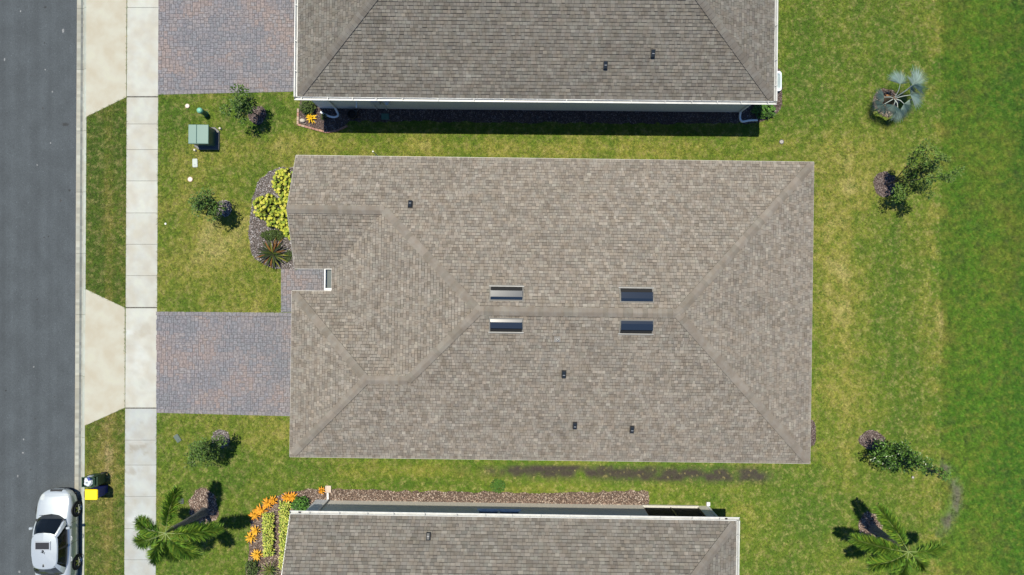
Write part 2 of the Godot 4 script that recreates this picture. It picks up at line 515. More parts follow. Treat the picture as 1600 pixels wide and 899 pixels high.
func slab_poly(x0: float, x1: float, y0: float, y1: float) -> PackedVector2Array:   # between two lines that run with the street, photograph rows y0 to y1
	var za := (y0 - 449.5) / 31.5; var zb := (y1 - 449.5) / 31.5
	return PackedVector2Array([Vector2(road_x(x0, za), za), Vector2(road_x(x1, za), za), Vector2(road_x(x1, zb), zb), Vector2(road_x(x0, zb), zb)])

var stain_n := FastNoiseLite.new()
func stained_slab(mb: MB, y0: float, y1: float, col: Color) -> void:
	# slab whose surface carries the dried water marks and grime of the photograph
	stain_n.seed = 88; stain_n.frequency = 0.055; stain_n.fractal_octaves = 4
	var edge := slab_poly(196.4, 245.6, y0, y1)
	mb.prism(edge, -0.08, 0.0195, 0.006, col)
	var nx := 18; var ny := maxi(6, int((y1 - y0) / 2.6))
	var grime := [[221, 700, 18, 12, 0.9], [212, 736, 14, 6, 0.7], [224, 780, 16, 10, 0.35], [205, 805, 10, 12, 0.3], [225, 515, 14, 12, 0.35], [205, 540, 14, 10, 0.3], [224, 600, 10, 8, 0.3], [213, 184, 5, 8, 0.25], [222, 660, 3, 3, 0.4], [215, 812, 18, 14, -0.5], [218, 690, 14, 6, -0.4], [215, 560, 20, 30, -0.25], [205, 520, 12, 5, -0.4]]
	var hue := func(px: float, py: float) -> Color:
		var n := stain_n.get_noise_2d(px, py)
		var k := 1.0 + 0.07 * n
		var c := Color(col.r * k, col.g * k, col.b * k * (1.0 - 0.03 * n))
		for s in grime:
			var q: float = pow((px - s[0]) / s[2], 2.0) + pow((py - s[1]) / s[3], 2.0)
			if q < 2.5:
				var w: float = clampf((1.0 - q) * 1.3 + 2.2 * n, 0.0, 1.0) * s[4]
				if w > 0.0: c = c.lerp(Color(0.24, 0.22, 0.18), w * 0.75)
				else: c = c.lerp(Color(0.50, 0.52, 0.52), -w * 0.8)
		return c
	for j in ny:
		for i in nx:
			var px0 := lerpf(196.75, 245.25, float(i) / nx); var px1 := lerpf(196.75, 245.25, float(i + 1) / nx)
			var py0 := lerpf(y0 + 0.3, y1 - 0.3, float(j) / ny); var py1 := lerpf(y0 + 0.3, y1 - 0.3, float(j + 1) / ny)
			var q := slab_poly(px0, px1, py0, py1)
			mb.vquad(Vector3(q[0].x, 0.022, q[0].y), Vector3(q[3].x, 0.022, q[3].y), Vector3(q[2].x, 0.022, q[2].y), Vector3(q[1].x, 0.022, q[1].y), hue.call(px0, py0), hue.call(px0, py1), hue.call(px1, py1), hue.call(px1, py0))

func build_paving() -> void:
	build_road()
	# pavement slabs
	var walk := Node3D.new(); walk.name = "pavement"; add_child(walk); walk.set_meta("kind", "structure")
	var cuts := [-110, -60, 12, 151.5, 194, 234, 283, 333, 382, 431, 481, 638, 688, 727, 776, 826, 875, 925, 975, 1025]
	var wide := [0, 3, 10, 11]
	for i in cuts.size() - 1:
		var ga := 0.9 if i in wide else 0.18
		var gb := 0.9 if (i + 1) in wide else 0.18
		var mb := MB.new()
		var t := rng.randf_range(0.95, 1.03)
		var col := Color(0.400, 0.402, 0.362) * t
		if cuts[i] > 630: col = Color(0.355, 0.37, 0.355) * t
		stained_slab(mb, cuts[i] + ga, cuts[i + 1] - gb, col)
		obj("slab", mb, M.concrete, walk)
	# patches of grime on the pavement: thin films with an outline of their own
	keep(slab_poly(196.4, 245.6, -120, 1030))
	# joint filler below the slabs
	var jb := MB.new()
	jb.sheet(slab_poly(196.8, 245.0, -110, 1020), 0.002, Color(0.14, 0.13, 0.11))
	obj("joint_filler", jb, M.dirt, walk)
	# drive aprons between kerb and pavement
	var aprons := [[[133.6, 452, 195.0, 481.0, 195.0, 637.5, 131.4, 666], "main"], [[134.8, -120, 198.2, -120, 197.2, 152, 134.2, 183], "north"]]
	for a in aprons:
		var p := poly(a[0])
		var mb := MB.new()
		mb.prism(p, -0.09, 0.018, 0.008, Color(0.385, 0.37, 0.305))
		setting("driveway_apron", mb, M.concrete)
		keep(p)
	# paved drives and the path to the door
	paver_field("driveway", poly([243.6, 487, 438.6, 488.6, 462, 488.6, 462, 651.0, 243.6, 645.5]), [0, 2], 300)
	paver_field("front_path", poly([438.8, 420.5, 530, 420.5, 530, 460, 462, 460, 462, 488.0, 438.8, 488.0]), [], 300)
	paver_field("driveway", poly([247.8, -60, 462, -60, 462, 143.5, 246.6, 148.3]), [2], 300)

var paver_mesh := {}
func paver_tone(i: int) -> Color:
	var t := [Color(0.168, 0.178, 0.204), Color(0.182, 0.180, 0.200), Color(0.200, 0.202, 0.226), Color(0.216, 0.202, 0.216), Color(0.222, 0.200, 0.206), Color(0.244, 0.228, 0.234), Color(0.240, 0.202, 0.200), Color(0.264, 0.212, 0.194)]
	var c: Color = t[i]
	return c.lerp(Color(0.226, 0.210, 0.222), 0.32)
func paver_field(called: String, outline: PackedVector2Array, soldier: Array, most: int) -> void:
	var root := Node3D.new(); root.name = numbered(called); add_child(root); root.set_meta("kind", "structure")
	keep(outline)
	var bed := MB.new()
	bed.sheet(outline, 0.006, Color(0.125, 0.118, 0.115))
	obj("sand_bed", bed, M.dirt, root)
	var b := Rect2(outline[0], Vector2.ZERO)
	for p in outline: b = b.expand(p)
	var n := FastNoiseLite.new(); n.seed = 40 + taken.get(called, 0); n.frequency = 0.42; n.fractal_octaves = 3
	var all := []
	var inner := outline
	if soldier.size() > 0:
		var top: float = maxf(outline[0].y, outline[1].y); var bot: float = minf(outline[outline.size() - 1].y, outline[outline.size() - 2].y)
		# border courses of blocks laid lengthwise along the lawn
		for e in soldier:
			var A: Vector2 = outline[0] if e == 0 else outline[outline.size() - 1]
			var B: Vector2 = (outline[2] if outline.size() == 5 else outline[1]) if e == 0 else outline[outline.size() - 2]
			var L := A.distance_to(B); var u := (B - A) / L; var nn := Vector2(-u.y, u.x) * (1.0 if e == 0 else -1.0)
			var s := 0.0
			while s < L - 0.1:
				var c := A + u * (s + 0.105) + nn * 0.10
				all.push_back([c, Vector2(0.203, 0.19), u.angle(), 0.9])
				s += 0.21
			# shrink the field
		var y0 := outline[0].y + (0.21 if 0 in soldier else 0.0)
		var y1 := outline[outline.size() - 1].y - 0.20
		inner = PackedVector2Array()
		for p in outline:
			inner.push_back(Vector2(p.x, clampf(p.y, y0 + (p.y - outline[0].y) * 0.0, 99.0)))
		if 0 in soldier:
			for i in range(0, outline.size() - 2): inner[i].y = outline[i].y + 0.205
		for i in range(outline.size() - 2, outline.size()): inner[i].y = outline[i].y - 0.20
	# random mix of squares and oblongs fitted together on a lattice
	var u := 0.096
	var nx := int(ceil(b.size.x / u)) + 1; var nz := int(ceil(b.size.y / u)) + 1
	var used := PackedByteArray(); used.resize(nx * nz)
	var cells := []
	for q in nx * nz: cells.push_back(q)
	for q in range(cells.size() - 1, 0, -1):
		var w := rng.randi() % (q + 1); var tmp: int = cells[q]; cells[q] = cells[w]; cells[w] = tmp
	var sizes := [[2, 2], [2, 2], [3, 2], [2, 3], [2, 2]]
	for turn in 3:
		for cell in cells:
			var i: int = cell % nx; var j: int = cell / nx
			if used[cell]: continue
			var pick: Array = sizes[rng.randi() % 5]
			var best := [0, 0]
			for cand in ([pick] if turn == 0 else ([[2, 2], [1, 3], [3, 1], [1, 2], [2, 1]] if turn == 1 else [[1, 1]])):
				var fits: bool = i + cand[0] <= nx and j + cand[1] <= nz
				if fits:
					for b2 in cand[1]:
						for a2 in cand[0]:
							if used[(j + b2) * nx + i + a2]: fits = false
				if fits: best = cand; break
			if best[0] == 0: continue
			for b2 in best[1]:
				for a2 in best[0]: used[(j + b2) * nx + i + a2] = 1
			var cw: float = best[0] * u; var lz: float = best[1] * u
			var c := b.position + Vector2(i * u + cw * 0.5, j * u + lz * 0.5)
			var ok := true
			for d in [Vector2(-1, -1), Vector2(1, -1), Vector2(1, 1), Vector2(-1, 1)]:
				if not Geometry2D.is_point_in_polygon(c + d * Vector2(cw, lz) * 0.47, inner): ok = false
			if ok:
				all.push_back([c, Vector2(cw - 0.008, lz - 0.008), 0.0, 1.0])
			else:
				var q := PackedVector2Array([c + Vector2(-cw, -lz) * 0.47, c + Vector2(cw, -lz) * 0.47, c + Vector2(cw, lz) * 0.47, c + Vector2(-cw, lz) * 0.47])
				for piece in Geometry2D.intersect_polygons(q, inner):
					if piece.size() >= 3: all.push_back([Vector2.ZERO, piece, 0.0, 0.0])
	var rest := MB.new()
	var order := range(all.size())
	order.sort_custom(func(p, q): return (all[p][1].x * all[p][1].y if all[p][3] > 0.0 else 0.0) > (all[q][1].x * all[q][1].y if all[q][3] > 0.0 else 0.0))
	var count := 0
	for k in order:
		var a: Array = all[k]
		var c: Vector2 = a[0] if a[3] > 0.0 else a[1][0]
		var blotch := n.get_noise_2d(c.x, c.y)
		var idx := clampi(int(3.6 + 7.5 * blotch + rng.randf_range(-2.6, 2.6)), 0, 7)
		if a[3] == 0.9 and rng.randf() < 0.75: idx = [1, 2, 3, 5][rng.randi() % 4]
		var y := 0.016 + rng.randf_range(0.0, 0.004)
		if a[3] > 0.0 and count < most:
			var s: Vector2 = (a[1] * 1000.0).round()
			var key := "%d_%d_%d" % [int(s.x), int(s.y), idx]
			if not paver_mesh.has(key):
				var mb := MB.new()
				var h: Vector2 = a[1] * 0.5
				mb.prism(PackedVector2Array([Vector2(-h.x, -h.y), Vector2(h.x, -h.y), Vector2(h.x, h.y), Vector2(-h.x, h.y)]), -0.03, 0.0, 0.006, paver_tone(idx))
				paver_mesh[key] = mb.done()
			var o := obj("paver", paver_mesh[key], M.paver, root)
			o.position = Vector3(c.x, y + 0.004, c.y); o.rotation.y = -float(a[2])
			count += 1
		else:
			var q: PackedVector2Array
			if a[3] > 0.0:
				var h: Vector2 = a[1] * 0.5
				for d in [Vector2(-1, -1), Vector2(1, -1), Vector2(1, 1), Vector2(-1, 1)]:
					q.push_back(c + (d * h).rotated(a[2]))
			else: q = a[1]
			rest.prism(q, 0.0, y + 0.004, 0.006, jit(paver_tone(idx), 0.05))
	if rest.v.size() > 0:
		var o := obj("pavers", rest, M.paver, root)
		o.set_meta("kind", "stuff")

# ---------------------------------------------------------------- houses
# roof slope covered with laminated shingles: outline in plan, a point on the eave line, the uphill direction
func shingle_plane(mb: MB, deck: MB, outline: PackedVector2Array, p0: Vector2, up: Vector2, tint: Color, wide: float) -> void:
	var ud := Vector2(-up.y, up.x)
	var pl := PackedVector2Array()
	var lo := Vector2(1e9, 1e9); var hi := Vector2(-1e9, -1e9)
	for p in outline:
		var q := Vector2((p - p0).dot(ud), (p - p0).dot(up))
		pl.push_back(q); lo = lo.min(q); hi = hi.max(q)
	var at := func(u: float, d: float, lift: float) -> Vector3:
		var q := p0 + ud * u + up * d
		return Vector3(q.x, EAVE + d * PITCH + lift, q.y)
	# deck below
	var ix := Geometry2D.triangulate_polygon(pl)
	for i in range(0, ix.size(), 3):
		var A: Vector3 = at.call(pl[ix[i]].x, pl[ix[i]].y, -0.012); var B: Vector3 = at.call(pl[ix[i + 1]].x, pl[ix[i + 1]].y, -0.012); var C: Vector3 = at.call(pl[ix[i + 2]].x, pl[ix[i + 2]].y, -0.012)
		if (B - A).cross(C - A).y > 0.0: deck.tri(A, B, C, Color(0.05, 0.047, 0.043))
		else: deck.tri(A, C, B, Color(0.05, 0.047, 0.043))
	var e := 0.133
	var d := lo.y
	var n := FastNoiseLite.new(); n.seed = 60; n.frequency = 0.28; n.fractal_octaves = 3
	var tri_up := ud.x * up.y - ud.y * up.x
	while d < hi.y - 0.001:
		var d1 := minf(d + e, hi.y)
		var u := lo.x - rng.randf() * 0.3
		var first := d < lo.y + 0.01       # open joint to the course below: dark asphalt underneath
		while u < hi.x:
			var thick := rng.randf() < 0.5
			var joint := 0.0 if first else rng.randf_range(0.002, 0.022)
			var wdt := rng.randf_range(0.085, 0.215) * wide
			var u1 := u + wdt
			if u1 > lo.x:
				var q := PackedVector2Array([Vector2(u + 0.004, d + joint), Vector2(u1 - 0.004, d + joint), Vector2(u1 - 0.004, d1), Vector2(u + 0.004, d1)])
				var inside := 0
				for c in q:
					if Geometry2D.is_point_in_polygon(c.lerp((q[0] + q[2]) * 0.5, 0.02), pl): inside += 1
				if inside > 0 or u1 - u > 0.2:
					var pieces: Array = [q] if inside == 4 else Geometry2D.intersect_polygons(q, pl)
					var wp := p0 + ud * u + up * d
					var k := 1.10 + 0.10 * n.get_noise_2d(wp.x * 1.6 + wp.y * 0.8, wp.y * 1.6 - wp.x * 0.5) + rng.randf_range(-0.11, 0.11)
					var s := rng.randf()
					if s < 0.25: k *= 0.80
					elif s > 0.88: k *= 1.18
					var wv := 1.0 + rng.randf_range(-0.012, 0.012) + 0.015 * n.get_noise_2d(wp.x * 1.7 + 50.0, wp.y * 1.7)
					var col := Color(tint.r * k * wv, tint.g * k, tint.b * k / wv)
					var t0 := 0.024 if thick else 0.012
					for pc in pieces:
						var m: int = pc.size()
						if m < 3: continue
						var V: Array[Vector3] = []
						for c in pc:
							var f: float = clampf((c.y - d) / e, 0, 1)
							V.push_back(at.call(c.x, c.y, lerpf(t0, 0.001, f)))
						for i in range(1, m - 1):
							if (V[i] - V[0]).cross(V[i + 1] - V[0]).y > 0.0: mb.tri(V[0], V[i], V[i + 1], col)
							else: mb.tri(V[0], V[i + 1], V[i], col)
					if inside == 4:
						var a: Vector3 = at.call(u + 0.004, d + joint, t0); var b: Vector3 = at.call(u1 - 0.004, d + joint, t0)
						var a0: Vector3 = at.call(u + 0.004, d + joint, -0.011); var b0: Vector3 = at.call(u1 - 0.004, d + joint, -0.011)
						if tri_up < 0.0: mb.quad(a0, b0, b, a, col)
						else: mb.quad(b0, a0, a, b, col)
						if thick:
							var c0: Vector3 = at.call(u, d1, 0.0); var c1: Vector3 = at.call(u1, d1, 0.0)
							mb.tri(a0, a, c0, col); mb.tri(b0, c1, b, col)
			u = u1
		d = d1

var cap_mesh := {}
func caps(parent: Node3D, A: Vector3, B: Vector3, drop: float, tint: Color) -> void:
	var L := A.distance_to(B)
	var zd := (B - A) / L                       # uphill
	var xd := Vector3(-zd.z, 0, zd.x).normalized()
	var yd := zd.cross(xd)
	if yd.y < 0.0: xd = -xd; yd = -yd
	var s := 0.24 if A.y < EAVE + 0.01 else 0.0
	var band := rng.randi() % 5
	while s < L - 0.05:
		if rng.randf() < 0.62: band = rng.randi() % 5
		var key := "%d_%d_%s" % [int(drop * 1000), band, tint.to_html()]
		if not cap_mesh.has(key):
			var mb := MB.new()
			var col: Color = tint * [0.86, 0.94, 0.98, 1.04, 1.09][band]
			var w := 0.18; var l := 0.24
			for sd in [-1.0, 1.0]:
				var f0 := Vector3(0, 0.066, 0); var f1 := Vector3(sd * w, 0.060 - w * drop, 0)
				var m0 := Vector3(sd * w * 0.25, 0.064 - w * drop * 0.18, 0)
				var b0 := Vector3(0, 0.038, l); var b1 := Vector3(sd * w, 0.042 - w * drop, l)
				var mb1 := Vector3(sd * w * 0.25, 0.037 - w * drop * 0.18, l)
				var dn := Vector3(0, -0.05, 0)
				if sd > 0:
					mb.quad(f0, b0, mb1, m0, col); mb.quad(m0, mb1, b1, f1, col)
					mb.quad(f0 + dn, f0, m0, m0 + dn, col); mb.quad(m0 + dn, m0, f1, f1 + dn, col); mb.quad(f1 + dn, f1, b1, b1 + dn, col)
				else:
					mb.quad(m0, mb1, b0, f0, col); mb.quad(f1, b1, mb1, m0, col)
					mb.quad(m0 + dn, m0, f0, f0 + dn, col); mb.quad(f1 + dn, f1, m0, m0 + dn, col); mb.quad(b1 + dn, b1, f1, f1 + dn, col)
			cap_mesh[key] = mb.done()
		var o := obj("ridge_cap", cap_mesh[key], M.shingle, parent)
		var sc := minf(1.0, (L - s) / 0.24)
		o.transform = Transform3D(Basis(xd, yd, zd * sc), A + zd * s)
		s += 0.20

func fascia(mb: MB, line: Array, col: Color) -> void:      # white board under the roof edge
	for i in line.size() - 1:
		var a: Vector3 = line[i]; var b: Vector3 = line[i + 1]
		var d := (b - a); d.y = 0.0
		var nn := Vector3(-d.z, 0, d.x).normalized() * 0.018
		var dn := Vector3(0, -0.17, 0)
		var up := Vector3(0, -0.010, 0)
		mb.quad(a - nn + dn, b - nn + dn, b - nn + up, a - nn + up, col)
		mb.quad(b + nn + dn, a + nn + dn, a + nn + up, b + nn + up, col)
		mb.quad(a + nn + up, a - nn + up, b - nn + up, b + nn + up, col)

func gutter(parent: Node3D, A: Vector2, B: Vector2, out: Vector2, hangers: Array, y: float, inside: Color) -> Node3D:
	# open trough along the eave from A to B; out points away from the roof
	var d := (B - A); var L := d.length(); d /= L
	var W := 0.125
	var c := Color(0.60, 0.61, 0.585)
	var at := func(s: float, o: float, h: float) -> Vector3:
		var p := A + d * s + out * o
		return Vector3(p.x, y + h, p.y)
	var mb := MB.new()
	var prof := [[0.0, -0.005, 0], [0.004, -0.11, 1], [0.075, -0.112, 1], [0.095, -0.06, 1], [0.112, -0.03, 0], [0.112, 0.004, 0], [0.142, 0.006, 0], [0.142, -0.012, 0], [0.125, -0.035, 0], [0.105, -0.07, 0], [0.085, -0.122, 0], [-0.002, -0.122, 0]]
	for i in prof.size() - 1:
		var p: Array = prof[i]; var q: Array = prof[i + 1]
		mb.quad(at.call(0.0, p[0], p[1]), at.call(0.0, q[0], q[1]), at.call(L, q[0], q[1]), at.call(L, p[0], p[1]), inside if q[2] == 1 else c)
	for s in [0.0, L]:
		var a: Vector3 = at.call(s, 0.0, 0.0); var b: Vector3 = at.call(s, 0.142, 0.0); var e: Vector3 = at.call(s, 0.085, -0.122); var f: Vector3 = at.call(s, 0.0, -0.122)
		mb.quad(a, b, e, f, c)
	var o := obj("gutter", mb, M.white, parent)
	for s in hangers:
		var hb := MB.new()
		var ang := atan2(d.y, d.x)
		hb.box(at.call(s, 0.068, 0.012), Vector3(0.032, 0.010, 0.155), Color(0.42, 0.43, 0.41), Basis(Vector3.UP, -ang))
		obj("hanger", hb, M.white, o)
	return o

func gable_house(house: Node3D, p: Dictionary, tint: Color, wide := 1.0) -> void:
	var N: float = p.N; var S: float = p.S; var E: float = p.E; var W: float = p.W; var GW: float = p.GW; var GS: float = p.GS; var HN: float = p.HN; var HW: float = p.HW
	var half := (S - N) * 0.5; var mz := (S + N) * 0.5
	var gh := (GS - N) * 0.5; var gz := (GS + N) * 0.5
	var hh := (S - HN) * 0.5; var hz := (S + HN) * 0.5
	var RW := W + half; var RE := E - half
	var gx := W + gh; var hx0 := HW + hh; var hx1 := W + hh
	var sh := MB.new(); var deck := MB.new()
	# north slope with the gable's north side
	shingle_plane(sh, deck, PackedVector2Array([Vector2(GW, N), Vector2(E, N), Vector2(RE, mz), Vector2(RW, mz), Vector2(gx, gz), Vector2(GW, gz)]), Vector2(0, N), Vector2(0, 1), tint, wide)
	# south slope with the garage's south side
	shingle_plane(sh, deck, PackedVector2Array([Vector2(HW, S), Vector2(E, S), Vector2(RE, mz), Vector2(RW, mz), Vector2(hx1, hz), Vector2(hx0, hz)]), Vector2(0, S), Vector2(0, -1), tint, wide)
	shingle_plane(sh, deck, PackedVector2Array([Vector2(E, N), Vector2(E, S), Vector2(RE, mz)]), Vector2(E, 0), Vector2(-1, 0), tint, wide)
	# west slope between the two wings
	shingle_plane(sh, deck, PackedVector2Array([Vector2(W, GS), Vector2(gx, gz), Vector2(RW, mz), Vector2(hx1, hz), Vector2(W, HN)]), Vector2(W, 0), Vector2(1, 0), tint, wide)
	shingle_plane(sh, deck, PackedVector2Array([Vector2(GW, GS), Vector2(GW, gz), Vector2(gx, gz), Vector2(W, GS)]), Vector2(0, GS), Vector2(0, -1), tint * 0.97, wide)
	shingle_plane(sh, deck, PackedVector2Array([Vector2(HW, HN), Vector2(W, HN), Vector2(hx1, hz), Vector2(hx0, hz)]), Vector2(0, HN), Vector2(0, 1), tint, wide)
	shingle_plane(sh, deck, PackedVector2Array([Vector2(HW, HN), Vector2(hx0, hz), Vector2(HW, S)]), Vector2(HW, 0), Vector2(1, 0), tint, wide)
	var roof := obj("roof", deck, M.shingle, house)
	var s := obj("shingles", sh, M.shingle, roof); s.set_meta("kind", "stuff")
	var Y := func(x: float, z: float, run: float) -> Vector3: return Vector3(x, EAVE + run * PITCH, z)
	var hd := PITCH * 0.7071
	var ct := tint * 1.02
	caps(roof, Y.call(E, N, 0), Y.call(RE, mz, half), hd, ct); caps(roof, Y.call(E, S, 0), Y.call(RE, mz, half), hd, ct)
	caps(roof, Y.call(RW, mz, half), Y.call(RE, mz, half), PITCH, ct)
	caps(roof, Y.call(gx, gz, gh), Y.call(RW, mz, half), hd, ct); caps(roof, Y.call(hx1, hz, hh), Y.call(RW, mz, half), hd, ct)
	caps(roof, Y.call(GW, gz, gh), Y.call(gx, gz, gh), PITCH, ct); caps(roof, Y.call(hx0, hz, hh), Y.call(hx1, hz, hh), PITCH, ct)
	caps(roof, Y.call(HW, HN, 0), Y.call(hx0, hz, hh), hd, ct); caps(roof, Y.call(HW, S, 0), Y.call(hx0, hz, hh), hd, ct)
	var fb := MB.new()
	fascia(fb, [Y.call(GW, GS, 0), Y.call(GW, gz, gh), Y.call(GW, N, 0), Y.call(E, N, 0), Y.call(E, S, 0), Y.call(HW, S, 0), Y.call(HW, HN, 0), Y.call(W, HN, 0), Y.call(W, GS, 0), Y.call(GW, GS, 0)], p.get("trim", Color(0.42, 0.41, 0.38)))
	obj("fascia", fb, M.white, house)
	var sf := MB.new()
	sf.sheet(PackedVector2Array([Vector2(GW, N), Vector2(E, N), Vector2(E, S), Vector2(HW, S), Vector2(HW, HN), Vector2(W, HN), Vector2(W, GS), Vector2(GW, GS)]), EAVE - 0.165, Color(0.6, 0.6, 0.57))
	obj("soffit", sf, M.stucco, house)
	# gable wall under the rake
	var gb := MB.new()
	gb.tri(Vector3(GW + 0.22, EAVE - 0.16, GS), Vector3(GW + 0.22, EAVE - 0.16, N), Vector3(GW + 0.22, EAVE + gh * PITCH - 0.16, gz), Color(0.5, 0.5, 0.45))
	obj("gable", gb, M.stucco, house)

func wall_box(parent: Node3D, called: String, x0: float, z0: float, x1: float, z1: float, y0: float, y1: float, col: Color) -> MeshInstance3D:
	var mb := MB.new()
	mb.box(Vector3((x0 + x1) * 0.5, (y0 + y1) * 0.5, (z0 + z1) * 0.5), Vector3(x1 - x0, y1 - y0, z1 - z0), col)
	return obj(called, mb, M.stucco, parent)

func roof_y(d: float) -> float: return EAVE + d * PITCH

func box_vent(label: String, at: Vector3, slope_z: float, turn: float) -> void:
	# low black hooded vent lying on the slope, with a pale strip standing in for its gloss highlight
	var t := thing("roof_vent", label, "roof vent", at, turn, "small black roof vents")
	var ba := Basis(Vector3.RIGHT, atan(slope_z))
	t.basis = Basis(Vector3.UP, turn) * ba
	var k := Color(0.018, 0.02, 0.024)
	var fl := MB.new(); fl.box(Vector3(0, 0.028, 0), Vector3(0.22, 0.006, 0.36), Color(0.075, 0.07, 0.062))
	obj("flashing", fl, M.rubber, t)
	var hb := MB.new()
	hb.prism(PackedVector2Array([Vector2(-0.085, -0.16), Vector2(0.085, -0.16), Vector2(0.085, 0.16), Vector2(-0.085, 0.16)]), 0.03, 0.16, 0.03, k)
	obj("hood", hb, M.dark_metal, t)
	var bb := MB.new(); bb.box(Vector3(0, 0.164, 0.0), Vector3(0.10, 0.008, 0.03), Color(0.22, 0.23, 0.24))
	obj("band", bb, M.dark_metal, t)

func ridge_vent(label: String, x: float, d: float, mz: float, half: float, side: float, turn_house: float) -> void:
	# long sheet metal off-ridge vent: flange, hood rising from the ridge side, folded lip over the opening
	# side = -1 on the north slope, +1 on the south slope; d = plan distance below the ridge of the hood's top edge
	var c := Vector3(x, 0, mz + side * d).rotated(Vector3.UP, turn_house)
	var t := thing("metal_roof_vent", label, "roof vent", Vector3(c.x, roof_y(half - d), c.z), turn_house, "long metal vents beside the ridge")
	if side < 0.0: t.rotation.y = turn_house + PI
	# local frame: +z runs downhill in plan
	var sl := -PITCH
	var blue := Color(0.012, 0.022, 0.036)
	var w := 0.645
	var Z := func(xx: float, z: float, lift: float) -> Vector3: return Vector3(xx, sl * z + lift, z)
	var fl := MB.new()
	fl.quad(Z.call(-w - 0.05, 0.60, 0.032), Z.call(w + 0.05, 0.60, 0.032), Z.call(w + 0.05, -0.05, 0.032), Z.call(-w - 0.05, -0.05, 0.032), Color(0.155, 0.15, 0.14))
	obj("flange", fl, M.rubber, t)
	var hb := MB.new()
	hb.quad(Z.call(-w, 0.12, 0.115), Z.call(w, 0.12, 0.115), Z.call(w, 0.0, 0.045), Z.call(-w, 0.0, 0.045), blue)
	hb.quad(Z.call(-w, 0.37, 0.205), Z.call(w, 0.37, 0.205), Z.call(w, 0.12, 0.115), Z.call(-w, 0.12, 0.115), blue)
	hb.quad(Z.call(-w, 0.375, 0.175), Z.call(w, 0.375, 0.175), Z.call(w, 0.37, 0.205), Z.call(-w, 0.37, 0.205), blue)
	for sx in [-1.0, 1.0]:
		hb.tri(Z.call(sx * w, 0.0, 0.045), Z.call(sx * w, 0.37, 0.035), Z.call(sx * w, 0.37, 0.205), blue)
		hb.tri(Z.call(sx * w, 0.0, 0.045), Z.call(sx * w, 0.37, 0.205), Z.call(sx * w, 0.12, 0.115), blue)
		hb.box(Z.call(sx * (w - 0.012), 0.245, 0.168), Vector3(0.024, 0.016, 0.27), blue, Basis(Vector3.RIGHT, 0.06))
	obj("hood", hb, M.dark_metal, t)
	var gr := MB.new()  # black sheet painting the shadowed opening under the hood
	gr.quad(Z.call(-w, 0.52, 0.038), Z.call(w, 0.52, 0.038), Z.call(w, 0.33, 0.10), Z.call(-w, 0.33, 0.10), Color(0.008, 0.008, 0.010))
	obj("opening_shade", gr, M.rubber, t)
	var lip := MB.new()
	lip.box(Z.call(0, 0.545, 0.055), Vector3(w * 2.0 + 0.16, 0.035, 0.03), Color(0.30, 0.30, 0.29))
	obj("drip_edge", lip, M.white, t)

